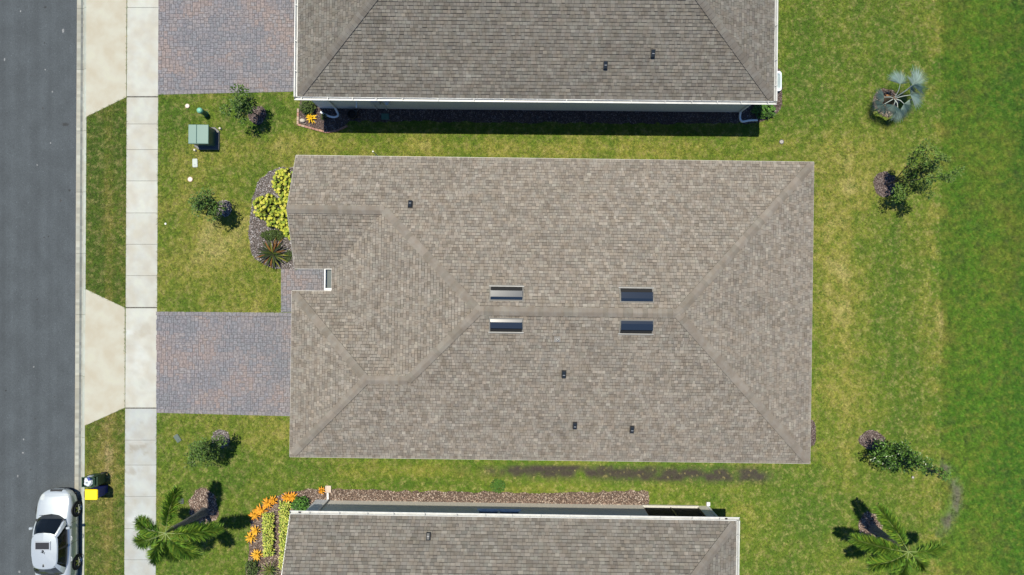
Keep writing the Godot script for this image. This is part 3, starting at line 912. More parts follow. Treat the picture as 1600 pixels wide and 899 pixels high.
func build_houses() -> void:
	# ---- the house in the middle
	var T := Color(0.198, 0.175, 0.146)
	var a := -0.013
	var mp := {N = -5.78, S = 7.69, E = 13.415, W = -8.06, GW = -9.73, GS = -0.73, HN = 0.27, HW = -9.83}
	var house := thing("house", "brown shingled house with no gutters between two neighbouring roofs", "house", Vector3.ZERO, a)
	gable_house(house, mp, T)
	var wc := Color(0.50, 0.49, 0.43)
	var wy := EAVE - 0.168
	wall_box(house, "wall", -7.7, -5.38, 13.0, 7.29, -0.1, wy, wc)
	wall_box(house, "wall", -9.5, -5.38, -7.702, -1.13, -0.1, wy, wc)
	wall_box(house, "wall", -9.4, 0.66, -7.702, 7.29, -0.1, wy, wc)
	keep(_turned(PackedVector2Array([Vector2(-9.5, -5.38), Vector2(13.0, -5.38), Vector2(13.0, 7.29), Vector2(-9.4, 7.29), Vector2(-9.4, 0.66), Vector2(-7.7, 0.66), Vector2(-7.7, -1.13), Vector2(-9.5, -1.13)]), a))
	# short deep gutter over the front door
	var tr := MB.new()
	var wh := Color(0.72, 0.72, 0.68); var ins := Color(0.022, 0.042, 0.046)  # dark bottom colour stands in for the shade inside the trough
	tr.box(Vector3(-8.365, 3.06, -0.285), Vector3(0.05, 0.20, 0.84), wh)
	tr.box(Vector3(-8.165, 3.06, 0.185), Vector3(0.45, 0.20, 0.10), wh)
	tr.box(Vector3(-8.165, 3.06, -0.72), Vector3(0.45, 0.20, 0.03), wh)
	obj("door_gutter", tr, M.white, house)
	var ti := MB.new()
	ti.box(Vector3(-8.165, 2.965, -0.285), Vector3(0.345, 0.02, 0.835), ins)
	obj("shade_painted_bottom", ti, M.plastic, house)
	var half := 6.735; var mz := 0.955
	ridge_vent("long navy metal vent, gable side of the ridge, street end", -0.22, 0.46, mz, half, -1.0, a)
	ridge_vent("long navy metal vent, plumbing pipe side of the ridge, street end", -0.22, 0.33, mz, half, 1.0, a)
	ridge_vent("long navy metal vent, gable side of the ridge, back garden end", 5.07, 0.46, mz, half, -1.0, a)
	ridge_vent("long navy metal vent, plumbing pipe side of the ridge, back garden end", 5.07, 0.33, mz, half, 1.0, a)
	# small vents: plan position from the photograph at the height of the slope
	for v in [[640, 319.5, 2.75, -1, "small black roof vent near where the gable ridge ends"], [881, 584, 4.25, 1, "small black roof vent on the slope below the ridge"], [898.5, 665, 2.05, 1, "small black roof vent on the pale lower slope, street side"], [988, 671, 1.9, 1, "small black roof vent on the lower slope, garden side"]]:
		var h := roof_y(v[2])
		var p := g2(v[0], v[1], h)
		var loc := Vector3(p.x, 0, p.y).rotated(Vector3.UP, -a)
		var d: float = (loc.z - mp.N) if v[3] < 0 else (mp.S - loc.z)
		box_vent(v[4], Vector3(p.x, roof_y(d), p.y), PITCH if v[3] > 0 else -PITCH, a)
	# plumbing pipe
	var pp := g2(871, 530.5, 5.55)
	var pt := thing("vent_pipe", "thin grey plumbing pipe standing on the roof slope", "pipe", Vector3(pp.x, roof_y(mp.S - pp.y + 0.013 * pp.x), pp.y))
	var pb := MB.new(); pb.lathe(PackedVector2Array([Vector2(0.045, -0.02), Vector2(0.045, 0.20), Vector2(0.030, 0.20), Vector2(0.030, 0.02), Vector2(0, 0.02)]), Vector3.ZERO, 14, Color(0.40, 0.40, 0.38))
	obj("pipe", pb, M.plastic, pt)
	var pf := MB.new(); pf.box(Vector3(0, 0.028, 0), Vector3(0.26, 0.008, 0.26), Color(0.22, 0.21, 0.19), Basis(Vector3.RIGHT, atan(PITCH)))
	obj("flashing", pf, M.dark_metal, pt)

	# ---- neighbour to the north: hipped roof with white gutters
	var T2 := Color(0.140, 0.129, 0.111)
	var a2 := -0.0095
	var nh := thing("house", "grey-brown hipped house with white gutter and shaded side wall", "house", Vector3.ZERO, a2)
	var x0 := -9.68; var x1 := 11.62; var zs := -8.44; var zn := -22.0
	var hf := (zs - zn) * 0.5; var zm := (zs + zn) * 0.5
	var sh := MB.new(); var deck := MB.new()
	shingle_plane(sh, deck, PackedVector2Array([Vector2(x0, zs), Vector2(x1, zs), Vector2(x1 - hf, zm), Vector2(x0 + hf, zm)]), Vector2(0, zs), Vector2(0, -1), T2, 1.15)
	shingle_plane(sh, deck, PackedVector2Array([Vector2(x0, zn), Vector2(x1, zn), Vector2(x1 - hf, zm), Vector2(x0 + hf, zm)]), Vector2(0, zn), Vector2(0, 1), T2, 3.0)
	shingle_plane(sh, deck, PackedVector2Array([Vector2(x0, zs), Vector2(x0, zn), Vector2(x0 + hf, zm)]), Vector2(x0, 0), Vector2(1, 0), T2, 1.15)
	shingle_plane(sh, deck, PackedVector2Array([Vector2(x1, zs), Vector2(x1, zn), Vector2(x1 - hf, zm)]), Vector2(x1, 0), Vector2(-1, 0), T2, 1.15)
	var roof := obj("roof", deck, M.shingle, nh)
	var so := obj("shingles", sh, M.shingle, roof); so.set_meta("kind", "stuff")
	var ct := T2 * 1.02
	var top := roof_y(hf)
	caps(roof, Vector3(x0, EAVE, zs), Vector3(x0 + hf, top, zm), PITCH * 0.7071, ct); caps(roof, Vector3(x1, EAVE, zs), Vector3(x1 - hf, top, zm), PITCH * 0.7071, ct)
	caps(roof, Vector3(x0 + hf, top, zm), Vector3(x1 - hf, top, zm), PITCH, ct)
	var fb := MB.new()
	var white := Color(0.72, 0.73, 0.71)
	fascia(fb, [Vector3(x0, EAVE, zn), Vector3(x0, EAVE, zs), Vector3(x1, EAVE, zs), Vector3(x1, EAVE, zn), Vector3(x0, EAVE, zn)], white)
	obj("fascia", fb, M.white, nh)
	var sf := MB.new(); sf.sheet(rect(x0, zn, x1, zs), EAVE - 0.165, Color(0.6, 0.6, 0.57)); obj("soffit", sf, M.stucco, nh)
	var wcol := Color(0.60, 0.62, 0.57)
	wall_box(nh, "wall", -8.86, zn + 0.4, 11.24, -8.80, -0.1, wy, wcol)
	wall_box(nh, "wall", -9.62, -13.0, -8.864, -8.798, -0.1, wy, Color(0.66, 0.70, 0.72)).set_meta("label", "pale blue-white front return of the wall")
	keep(_turned(rect(-9.62, zn, 11.24, -8.80), a2))
	var hs := []
	for px in [466, 507, 546, 583, 624, 680, 736, 783, 835, 881, 922, 982, 1035, 1077, 1117, 1154, 1196]: hs.push_back((px - 455.0) / 35.0)
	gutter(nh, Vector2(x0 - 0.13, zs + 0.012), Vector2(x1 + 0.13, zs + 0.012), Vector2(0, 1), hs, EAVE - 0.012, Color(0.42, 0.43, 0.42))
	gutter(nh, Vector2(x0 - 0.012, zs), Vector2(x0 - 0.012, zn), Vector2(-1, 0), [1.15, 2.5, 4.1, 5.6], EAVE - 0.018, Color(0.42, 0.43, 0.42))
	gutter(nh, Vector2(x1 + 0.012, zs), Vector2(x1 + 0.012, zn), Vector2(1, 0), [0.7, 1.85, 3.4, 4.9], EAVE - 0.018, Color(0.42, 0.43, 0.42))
	# downspouts with flexible outlets
	for dsp in [[-8.78, [[-8.75, -8.64], [-8.68, -8.46], [-8.80, -8.36], [-9.1, -8.38], [-9.62, -8.62]]], [11.16, [[11.20, -8.62], [11.22, -8.42], [11.34, -8.32], [11.70, -8.38], [12.12, -8.40]]]]:
		var db := MB.new()
		db.box(Vector3(dsp[0], 1.5, -8.752), Vector3(0.08, 2.6, 0.06), Color(0.70, 0.71, 0.66))
		var ds := obj("downspout", db, M.white, nh)
		var path := PackedVector3Array([Vector3(dsp[0], 0.30, -8.75)]); var rr := PackedFloat32Array([0.05])
		for q in dsp[1]:
			path.push_back(Vector3(q[0], 0.09, q[1])); rr.push_back(0.055)
		var fbm := MB.new()
		var fine := PackedVector3Array(); var fr := PackedFloat32Array()
		for i in path.size() - 1:
			for s in 6:
				var p0 := path[maxi(i - 1, 0)]; var p3 := path[mini(i + 2, path.size() - 1)]
				fine.push_back(path[i].cubic_interpolate(path[i + 1], p0, p3, s / 6.0)); fr.push_back(0.058 if s % 2 == 0 else 0.048)
		fbm.tube(fine, fr, 10, Color(0.68, 0.72, 0.74))
		obj("flexible_outlet", fbm, M.plastic, ds)
	# electric meter, panel and conduit on the shaded wall
	var mbx := MB.new(); mbx.box(Vector3(-6.0, 1.45, -8.73), Vector3(0.32, 0.5, 0.14), Color(0.42, 0.45, 0.46)); var meter := obj("meter_box", mbx, M.paint, nh)
	var mg := MB.new(); mg.lathe(PackedVector2Array([Vector2(0.0, 0.10), Vector2(0.07, 0.10), Vector2(0.085, 0.0)]), Vector3(-6.0, 1.5, -8.66), 16, Color(0.45, 0.5, 0.55), Basis(Vector3.RIGHT, PI / 2)); obj("meter_dial", mg, M.plastic, meter)
	var pn := MB.new(); pn.box(Vector3(-6.55, 1.35, -8.735), Vector3(0.36, 0.6, 0.13), Color(0.40, 0.43, 0.43)); obj("panel_box", pn, M.paint, nh)
	for cx in [-6.30, -6.78]:
		var cb := MB.new(); cb.tube(PackedVector3Array([Vector3(cx, 0.0, -8.755), Vector3(cx, 1.2, -8.755)]), PackedFloat32Array([0.03, 0.03]), 8, Color(0.55, 0.56, 0.52)); obj("conduit", cb, M.plastic, nh)
	var ob := MB.new(); ob.tube(PackedVector3Array([Vector3(-7.2, 2.45, -8.78), Vector3(-7.2, 2.45, -8.16)]), PackedFloat32Array([0.03, 0.03]), 10, Color(0.75, 0.76, 0.72)); obj("overflow_pipe", ob, M.plastic, nh)
	for v in [[947, 98.5, "small black vent low on the northern roof"], [1022, 80, "small black vent higher on the northern roof, near its hip"]]:
		var h := roof_y(1.9 if v[0] < 1000 else 2.4)
		var p := g2(v[0], v[1], h)
		var loc := Vector3(p.x, 0, p.y).rotated(Vector3.UP, -a2)
		box_vent(v[2], Vector3(p.x, roof_y(zs - loc.z), p.y), PITCH, a2)

	# ---- neighbour to the south
	var T3 := Color(0.154, 0.141, 0.121)
	var a3 := -0.015
	var sp := {N = 10.27, S = 23.74, E = 10.19, W = -8.06, GW = -9.76, GS = 15.32, HN = 16.3, HW = -9.83, trim = white}
	var sh3 := thing("house", "grey-brown house with sunlit cream wall, white gutter and screened porch", "house", Vector3.ZERO, a3)
	gable_house(sh3, sp, T3, 1.3)
	var cream := Color(0.80, 0.77, 0.68)
	var zw := 10.69
	# north wall in pieces round the window and the porch opening
	wall_box(sh3, "wall", -8.95, zw, -1.46, zw + 0.2, -0.1, wy, cream)
	wall_box(sh3, "wall", -1.46, zw, 0.54, zw + 0.2, -0.1, 1.10, cream)
	wall_box(sh3, "wall", -1.46, zw, 0.54, zw + 0.2, 2.35, wy, cream)
	wall_box(sh3, "wall", 0.54, zw, 6.62, zw + 0.2, -0.1, wy, cream)
	wall_box(sh3, "wall", 9.38, zw, 9.78, zw + 0.2, -0.1, wy, cream)
	wall_box(sh3, "wall", 6.62, zw, 9.38, zw + 0.2, 2.55, wy, cream)
	wall_box(sh3, "porch_sill", 6.62, zw - 0.03, 9.38, zw + 0.17, -0.1, 0.14, Color(0.50, 0.49, 0.44))
	wall_box(sh3, "wall", -9.56, zw - 0.03, -8.952, zw + 0.2, -0.1, wy, Color(0.66, 0.69, 0.70)).set_meta("label", "pale blue-white corner of the side wall")
	wall_box(sh3, "wall", -9.56, zw + 0.202, -9.36, 14.9, -0.1, wy, cream)
	wall_box(sh3, "wall", 6.42, zw + 0.202, 6.618, 14.5, -0.1, wy, cream)
	wall_box(sh3, "wall", 6.42, 14.502, 9.98, 14.7, -0.1, wy, cream)
	wall_box(sh3, "wall", -9.36, 14.9, 6.40, 23.3, -0.1, wy, cream)
	wall_box(sh3, "porch_floor", 6.62, zw + 0.202, 9.78, 14.5, -0.1, 0.05, Color(0.16, 0.14, 0.14))
	keep(_turned(rect(-9.56, zw, 9.8, 23.3), a3))
	# screened porch: dark mesh between slim posts
	var scn := MB.new()
	scn.quad(Vector3(9.38, 0.14, zw + 0.08), Vector3(6.62, 0.14, zw + 0.08), Vector3(6.62, 2.55, zw + 0.08), Vector3(9.38, 2.55, zw + 0.08), Color.WHITE)
	var screen := obj("porch_screen", scn, M.screen, sh3)
	for px in [6.645, 8.0, 9.355]:
		var pb2 := MB.new(); pb2.box(Vector3(px, 1.345, zw + 0.06), Vector3(0.045, 2.40, 0.05), Color(0.06, 0.055, 0.05)); obj("screen_post", pb2, M.paint, screen)
	var side := MB.new()
	side.quad(Vector3(9.76, 0.14, 14.4), Vector3(9.76, 0.14, zw + 0.21), Vector3(9.76, 2.55, zw + 0.21), Vector3(9.76, 2.55, 14.4), Color.WHITE)
	obj("porch_screen", side, M.screen, sh3)
	# window with two panes
	var wn := MB.new()
	for q in [[-0.46, 1.13, 2.0, 0.06], [-0.46, 2.325, 2.0, 0.05]]:
		wn.box(Vector3(q[0], q[1], zw + 0.03), Vector3(q[2], q[3], 0.10), Color(0.78, 0.80, 0.80))
	for xx in [-1.435, -0.46, 0.515]:
		wn.box(Vector3(xx, 1.73, zw + 0.03), Vector3(0.06 if xx != -0.46 else 0.10, 1.14, 0.098), Color(0.78, 0.80, 0.80))
	wn.box(Vector3(-0.46, 1.085, zw - 0.03), Vector3(2.1, 0.03, 0.10), Color(0.8, 0.81, 0.8))
	var win := obj("window", wn, M.white, sh3)
	for q in [[-1.41, -0.505], [-0.415, 0.49]]:
		var pb3 := MB.new(); pb3.quad(Vector3(q[1], 1.16, zw + 0.04), Vector3(q[0], 1.16, zw + 0.04), Vector3(q[0], 2.30, zw + 0.04), Vector3(q[1], 2.30, zw + 0.04), Color.WHITE); obj("pane", pb3, M.glass, win)
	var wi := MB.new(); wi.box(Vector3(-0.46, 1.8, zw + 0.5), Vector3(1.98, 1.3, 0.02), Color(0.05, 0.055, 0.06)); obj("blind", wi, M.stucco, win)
	var h3 := []
	for px in [483, 530, 574, 615, 664, 714, 759, 801, 846, 891, 935, 986, 1033, 1083, 1126]: h3.push_back((px - 453.0) / 35.0)
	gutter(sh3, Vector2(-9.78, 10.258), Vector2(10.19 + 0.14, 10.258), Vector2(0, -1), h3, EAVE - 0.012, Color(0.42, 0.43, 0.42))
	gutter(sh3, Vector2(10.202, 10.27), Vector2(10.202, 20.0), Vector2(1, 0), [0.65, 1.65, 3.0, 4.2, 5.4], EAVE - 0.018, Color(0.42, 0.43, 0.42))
	# leaf litter and outlets in the gutter
	for lx in [-9.36, 9.75]:
		var lb := MB.new(); lb.box(Vector3(lx, EAVE - 0.06, 10.20), Vector3(0.10, 0.02, 0.055), Color(0.02, 0.02, 0.02)); obj("gutter_outlet", lb, M.rubber, sh3)
	var db2 := MB.new(); db2.box(Vector3(-8.955, 1.42, zw - 0.062), Vector3(0.085, 2.75, 0.06), Color(0.74, 0.75, 0.75))
	var dsp2 := obj("downspout", db2, M.white, sh3)
	var eb := MB.new()
	eb.box(Vector3(-8.955, 0.10, zw - 0.24), Vector3(0.085, 0.07, 0.32), Color(0.76, 0.77, 0.77), Basis(Vector3.RIGHT, 0.1))
	obj("elbow", eb, M.white, dsp2)
	var db3 := MB.new(); db3.box(Vector3(9.83, 1.42, zw - 0.01), Vector3(0.085, 2.75, 0.085), Color(0.70, 0.74, 0.75)); var ds3 := obj("downspout", db3, M.white, sh3)
	var eb3 := MB.new(); eb3.box(Vector3(9.86, 0.12, zw - 0.14), Vector3(0.16, 0.10, 0.17), Color(0.75, 0.77, 0.78)); obj("elbow", eb3, M.white, ds3)
	var sb := MB.new()
	var sp0 := Vector3(-8.955, 0.0, zw - 0.56)
	sb.box(sp0 + Vector3(0, 0.03, 0), Vector3(0.28, 0.05, 0.34), Color(0.52, 0.44, 0.38))
	for q in [-0.125, 0.125]: sb.box(sp0 + Vector3(q, 0.072, 0), Vector3(0.035, 0.035, 0.338), Color(0.54, 0.46, 0.40))
	var spl := obj("splash_block", sb, M.concrete)
	spl.rotation.y = a3
	tag(spl, "tan concrete splash block under the white downspout on wood chips", "splash block")
	var p3 := g2(669, 840, roof_y(1.0))
	var l3 := Vector3(p3.x, 0, p3.y).rotated(Vector3.UP, -a3)
	box_vent("small black vent on the southern roof", Vector3(p3.x, roof_y(l3.z - sp.N), p3.y), -PITCH, a3)

func _turned(p: PackedVector2Array, a: float) -> PackedVector2Array:
	var r := PackedVector2Array()
	for q in p: r.push_back(q.rotated(-a))
	return r

# ---------------------------------------------------------------- planting beds
var chip_mesh: ArrayMesh
func bed(called: String, outline: PackedVector2Array, soil: Color, chips: Array, density: float, seed_: int) -> void:
	# a low mound of mulch with an uneven edge, loose pieces of bark on it
	var r := RandomNumberGenerator.new(); r.seed = seed_
	var fine := PackedVector2Array()
	for i in outline.size():
		var a := outline[i]; var b := outline[(i + 1) % outline.size()]
		var k := maxi(1, int(a.distance_to(b) / 0.25))
		for s in k:
			fine.push_back(a.lerp(b, float(s) / k) + (Vector2(r.randf_range(-0.07, 0.07), r.randf_range(-0.07, 0.07)) if s > 0 else Vector2.ZERO))
	var mb := MB.new()
	mb.slab(fine, -0.02, 0.014, soil)
	var o := setting(called, mb, M.mulch)
	keep(fine)
	var box := Rect2(fine[0], Vector2.ZERO)
	for p in fine: box = box.expand(p)
	var xf: Array[Transform3D] = []; var cols: Array[Color] = []
	for i in int(box.get_area() * density):
		var p := Vector2(r.randf_range(box.position.x, box.end.x), r.randf_range(box.position.y, box.end.y))
		if not Geometry2D.is_point_in_polygon(p, fine): continue
		var s := r.randf_range(0.6, 1.5)
		var ba := Basis.from_euler(Vector3(r.randf_range(-0.5, 0.5), r.randf() * TAU, r.randf_range(-0.5, 0.5))).scaled(Vector3(s, s, s))
		xf.push_back(Transform3D(ba, Vector3(p.x, 0.024 + r.randf() * 0.018, p.y)))
		var c: Color = chips[r.randi() % chips.size()]
		var k := r.randf_range(0.7, 1.25)
		cols.push_back(Color(c.r * k, c.g * k, c.b * k))
	many("bark_chips", chip_mesh, M.grass, xf, cols, o)
func many(called: String, mesh: Mesh, m: Material, xf: Array[Transform3D], cols: Array[Color], parent: Node) -> MultiMeshInstance3D:
	var mm := MultiMesh.new()
	mm.transform_format = MultiMesh.TRANSFORM_3D; mm.use_colors = true
	mm.mesh = mesh; mm.instance_count = xf.size()
	for i in xf.size():
		mm.set_instance_transform(i, xf[i]); mm.set_instance_color(i, cols[i])
	var o := MultiMeshInstance3D.new()
	o.multimesh = mm; o.material_override = m
	if parent == null: o.name = numbered(called); add_child(o)
	else: o.name = called; parent.add_child(o, true)
	o.set_meta("kind", "stuff")
	return o
func blob(px: float, py: float, rx: float, ry: float, seed_: int) -> PackedVector2Array:
	var r := RandomNumberGenerator.new(); r.seed = seed_
	var a := []
	for i in 18:
		var t := TAU * i / 18.0
		var k := r.randf_range(0.88, 1.1)
		a.push_back(px + cos(t) * rx * k); a.push_back(py + sin(t) * ry * k)
	return poly(a)

const BROWN := [Color(0.17, 0.115, 0.088), Color(0.27, 0.19, 0.15), Color(0.10, 0.07, 0.055), Color(0.46, 0.39, 0.33), Color(0.22, 0.155, 0.12), Color(0.33, 0.25, 0.20)]
const GREYS := [Color(0.16, 0.14, 0.135), Color(0.26, 0.24, 0.24), Color(0.10, 0.085, 0.08), Color(0.40, 0.38, 0.38), Color(0.17, 0.13, 0.115)]
const PLUM := [Color(0.115, 0.082, 0.075), Color(0.17, 0.125, 0.112), Color(0.07, 0.05, 0.05), Color(0.27, 0.225, 0.205), Color(0.095, 0.07, 0.062)]
func build_beds() -> void:
	var cm := MB.new()
	cm.box(Vector3.ZERO, Vector3(0.050, 0.008, 0.018), Color.WHITE)
	chip_mesh = cm.done()
	bed("mulch_bed", poly([440, 261, 478, 261, 478, 420, 438, 420.5, 420, 417, 399, 406, 391, 390, 388, 368, 390, 342, 393, 312, 402, 286, 420, 268]), Color(0.13, 0.11, 0.10), GREYS, 520, 201)
	bed("mulch_bed", poly([522, 764, 600, 766.5, 700, 768, 850, 770, 960, 767, 1013, 768, 1013, 792, 760, 788, 520, 784, 470, 812, 462, 930, 389, 930, 384, 899, 388, 870, 388, 845, 391, 815, 405, 794, 430, 777, 455, 768, 482, 763]), Color(0.13, 0.092, 0.072), BROWN, 480, 202)
	bed("mulch_bed", poly([467, 150, 560, 160, 1160, 165, 1208, 150, 1208, 108, 1219, 108, 1222, 120, 1222, 150, 1220, 170, 1208, 182, 1192, 190, 1172, 193, 900, 192.5, 640, 190, 545, 190, 538, 198, 520, 205, 508, 206, 498, 203, 467, 194]), Color(0.12, 0.085, 0.075), PLUM, 420, 203)
	for c in [[402, 180, 14, 15, PLUM], [349, 326, 14, 13, GREYS], [345, 686, 15, 15, GREYS], [318, 793, 24, 29, BROWN], [1360, 822, 20, 22, BROWN], [1383, 288, 18, 19, PLUM], [1362, 688, 20, 15, PLUM], [1384, 160, 19, 22, BROWN], [1268, 676, 7, 22, PLUM], [1090, 160, 1, 1, PLUM]]:
		if c[2] < 3: continue
		bed("mulch_ring", blob(c[0], c[1], c[2], c[3], int(c[0])), (c[4][0] as Color) * 0.85, c[4], 700, int(c[0]) + 7)

# ---------------------------------------------------------------- grass
func build_grass() -> void:
	var mb := MB.new()
	var r := RandomNumberGenerator.new(); r.seed = 91
	for i in 11:
		var a := r.randf() * TAU
		var d := Vector3(cos(a), 0, sin(a))
		var p := Vector3(r.randf_range(-0.035, 0.035), 0, r.randf_range(-0.035, 0.035))
		var L := r.randf_range(0.035, 0.075); var W := r.randf_range(0.010, 0.018)
		var s := Vector3(-d.z, 0, d.x) * W * 0.5
		var up := r.randf_range(0.025, 0.06)
		var k := r.randf_range(0.75, 1.25)
		mb.tri(p - s, p + s, p + d * L + Vector3(0, up, 0), Color(k, k, k))
	var tuft := mb.done()
	var xf: Array[Transform3D] = []; var cols: Array[Color] = []
	var step := 0.064
	var n5 := FastNoiseLite.new(); n5.seed = 71; n5.frequency = 2.2; n5.fractal_octaves = 2
	var n6 := FastNoiseLite.new(); n6.seed = 72; n6.frequency = 7.0; n6.fractal_octaves = 2
	var z := -17.0
	while z < 17.0:
		var x := -21.1
		while x < 29.0:
			var p := Vector2(x + r.randf_range(-0.04, 0.04), z + r.randf_range(-0.04, 0.04))
			var st := step * (1.0 if x < 22.0 else 1.15)
			if p.x < road_x(134.5, p.y): x += st; continue
			if is_free(p):
				var c := lawn_colour(p.x, p.y)
				var bare := bare_map[clampi(int((p.y - FZ0) / CELL), 0, field.get_height() - 1) * field.get_width() + clampi(int((p.x - FX0) / CELL), 0, field.get_width() - 1)]
				if bare < 0.05 or r.randf() > clampf(bare * 1.15 + 0.9 * n6.get_noise_2d(p.x * 0.9, p.y * 0.35), 0.0, 0.97):
					var k := r.randf_range(0.66, 1.40)
					var v := 1.5 * n5.get_noise_2d(p.x, p.y) + 1.2 * n6.get_noise_2d(p.x, p.y) + r.randf_range(-0.35, 0.35)
					if p.x < 21.3:
						if v > 0.0: c = c.lerp(STRAW, minf(0.60, v * 0.60))
						else: c = c.lerp(LUSH, minf(0.8, -v * 0.85))
					else:
						if v > 0.15: c = c.lerp(YELLOW, minf(0.5, v * 0.55))
						else: c = c * (1.0 + 0.30 * v)
					cols.push_back(Color(c.r * k, c.g * k, c.b * k))
					var s := r.randf_range(0.75, 1.3) * (1.0 if p.x < 21.3 else 1.3)
					xf.push_back(Transform3D(Basis(Vector3.UP, r.randf() * TAU).scaled(Vector3(s, s * r.randf_range(0.7, 1.2), s)), Vector3(p.x, 0.0, p.y)))
			x += st
		z += step
	print("tufts ", xf.size())
	var g := many("grass", tuft, M.grass, xf, cols, null)
	tag(g, "short patchy green and straw turf round the houses", "grass")

# ---------------------------------------------------------------- trees and palms
func crown_leaves(mb: MB, ce: Vector3, rad: float, count: int, L: float, cols: Array) -> void:
	for i in count:
		var d := Vector3(rng.randfn(), rng.randfn() * 0.75, rng.randfn()).normalized()
		var p := ce + d * rad * pow(rng.randf(), 0.45)
		var dir := (d + Vector3(rng.randf_range(-0.8, 0.8), rng.randf_range(-0.5, 0.3), rng.randf_range(-0.8, 0.8))).normalized()
		var up := (Vector3.UP + Vector3(rng.randf_range(-0.7, 0.7), 0, rng.randf_range(-0.7, 0.7))).normalized()
		var l := L * rng.randf_range(0.6, 1.25)
		mb.leaf(p, dir, up, l, l * 0.5, 0.15, jit3(cols[rng.randi() % cols.size()], 0.25, 0.1))
func small_tree(called: String, label: String, category: String, base: Vector3, stems: Array, bark: Color, cols: Array, L: float, trunk_r: float, gloss := false, group := "") -> Node3D:
	# stems: [end of the limb above the base, radius of the leaf clump, leaves]
	var t := thing(called, label, category, base, 0.0, group)
	var tm := MB.new(); var cr := MB.new()
	var fork := Vector3(0, 0.55, 0)
	tm.tube(PackedVector3Array([Vector3(0, -0.05, 0), Vector3(0.01, 0.25, 0), fork]), PackedFloat32Array([trunk_r * 1.3, trunk_r, trunk_r * 0.85]), 8, bark)
	for s in stems:
		var e: Vector3 = s[0]
		var mid := fork.lerp(e, 0.5) + Vector3(rng.randf_range(-0.08, 0.08), 0.05, rng.randf_range(-0.08, 0.08))
		tm.tube(PackedVector3Array([fork, mid, e]), PackedFloat32Array([trunk_r * 0.6, trunk_r * 0.4, trunk_r * 0.15]), 6, bark)
		var k: int = int(s[2] * 2.3)
		var clumps: int = maxi(4, k / 60)
		for c in clumps:
			var f := pow(rng.randf(), 0.6)
			var ce: Vector3 = fork.lerp(e, lerpf(0.35, 1.05, f)) + Vector3(rng.randf_range(-1, 1), rng.randf_range(-0.6, 0.6), rng.randf_range(-1, 1)) * float(s[1]) * 0.75
			tm.tube(PackedVector3Array([fork.lerp(e, lerpf(0.3, 0.9, f)), ce]), PackedFloat32Array([trunk_r * 0.22, trunk_r * 0.08]), 4, bark)
			crown_leaves(cr, ce, float(s[1]) * rng.randf_range(0.42, 0.72), k / clumps, L, cols)
	obj("trunk", tm, M.bark, t)
	obj("crown", cr, M.gloss_leaf if gloss else M.leaf, t)
	return t

func foxtail_palm(label: String, base: Vector3, top: Vector3, fronds: Array) -> void:
	# fronds: [direction in degrees in plan (0 = +x, 90 = +z), length, rise, drop]
	var t := thing("palm_tree", label, "palm tree", base)
	var tm := MB.new()
	var pts := PackedVector3Array(); var rad := PackedFloat32Array()
	for i in 15:
		var f := i / 14.0
		pts.push_back(top * f + Vector3(0.04 * sin(f * 3.0), 0, 0.03 * sin(f * 2.0)))
		rad.push_back(lerpf(0.24, 0.085, pow(f, 0.55)) + (0.006 if i % 2 == 0 else 0.0))
	tm.tube(pts, rad, 14, Color(0.27, 0.26, 0.24))
	obj("trunk", tm, M.bark, t)
	var cs := MB.new()
	var tip := pts[14]
	cs.tube(PackedVector3Array([tip - Vector3(0, 0.05, 0), tip + Vector3(0, 0.25, 0), tip + Vector3(0, 0.6, 0)]), PackedFloat32Array([0.085, 0.075, 0.035]), 12, Color(0.13, 0.20, 0.06))
	obj("crownshaft", cs, M.leaf, t)
	var hub := tip + Vector3(0, 0.55, 0)
	for fr in fronds:
		var a := deg_to_rad(fr[0])
		var dir := Vector3(cos(a), 0, sin(a))
		var L: float = fr[1]
		var rm := MB.new(); var lm := MB.new()
		var rp := PackedVector3Array(); var rr := PackedFloat32Array()
		for i in 11:
			var f := i / 10.0
			rp.push_back(hub + dir * (L * f * (1.0 - 0.10 * f)) + Vector3(0, fr[2] * f - fr[3] * f * f, 0)); rr.push_back(lerpf(0.017, 0.005, f))
		rm.tube(rp, rr, 6, Color(0.22, 0.28, 0.09))
		var side := Vector3(-dir.z, 0, dir.x)
		var n := int(L * 52)
		for i in n:
			var f := lerpf(0.16, 1.0, float(i) / n)
			var p := hub + dir * (L * f * (1.0 - 0.10 * f)) + Vector3(0, fr[2] * f - fr[3] * f * f, 0)
			var tang := (dir * L * (1.0 - 0.2 * f) + Vector3(0, fr[2] - 2.0 * fr[3] * f, 0)).normalized()
			var nrm := side.cross(tang).normalized()
			if nrm.y < 0: nrm = -nrm
			for k in 7:
				var th := rng.randf() * TAU
				var out := side * cos(th) + nrm * sin(th) * 0.8
				var ld := (out + tang * rng.randf_range(0.35, 0.75)).normalized()
				var ll := 0.46 * sin(PI * clampf(0.20 + 0.66 * (f - 0.16) / 0.84, 0, 1)) * rng.randf_range(0.75, 1.1) + 0.05
				var col: Color = [Color(0.095, 0.205, 0.022), Color(0.140, 0.265, 0.028), Color(0.075, 0.160, 0.020), Color(0.220, 0.310, 0.040)][rng.randi() % 4]
				lm.leaf(p, ld, nrm if absf(sin(th)) < 0.7 else side, ll, 0.042, 0.14, jit3(col, 0.3, 0.12))
		var fo := obj("frond", lm, M.leaf, t)
		obj("stem", rm, M.leaf, fo)

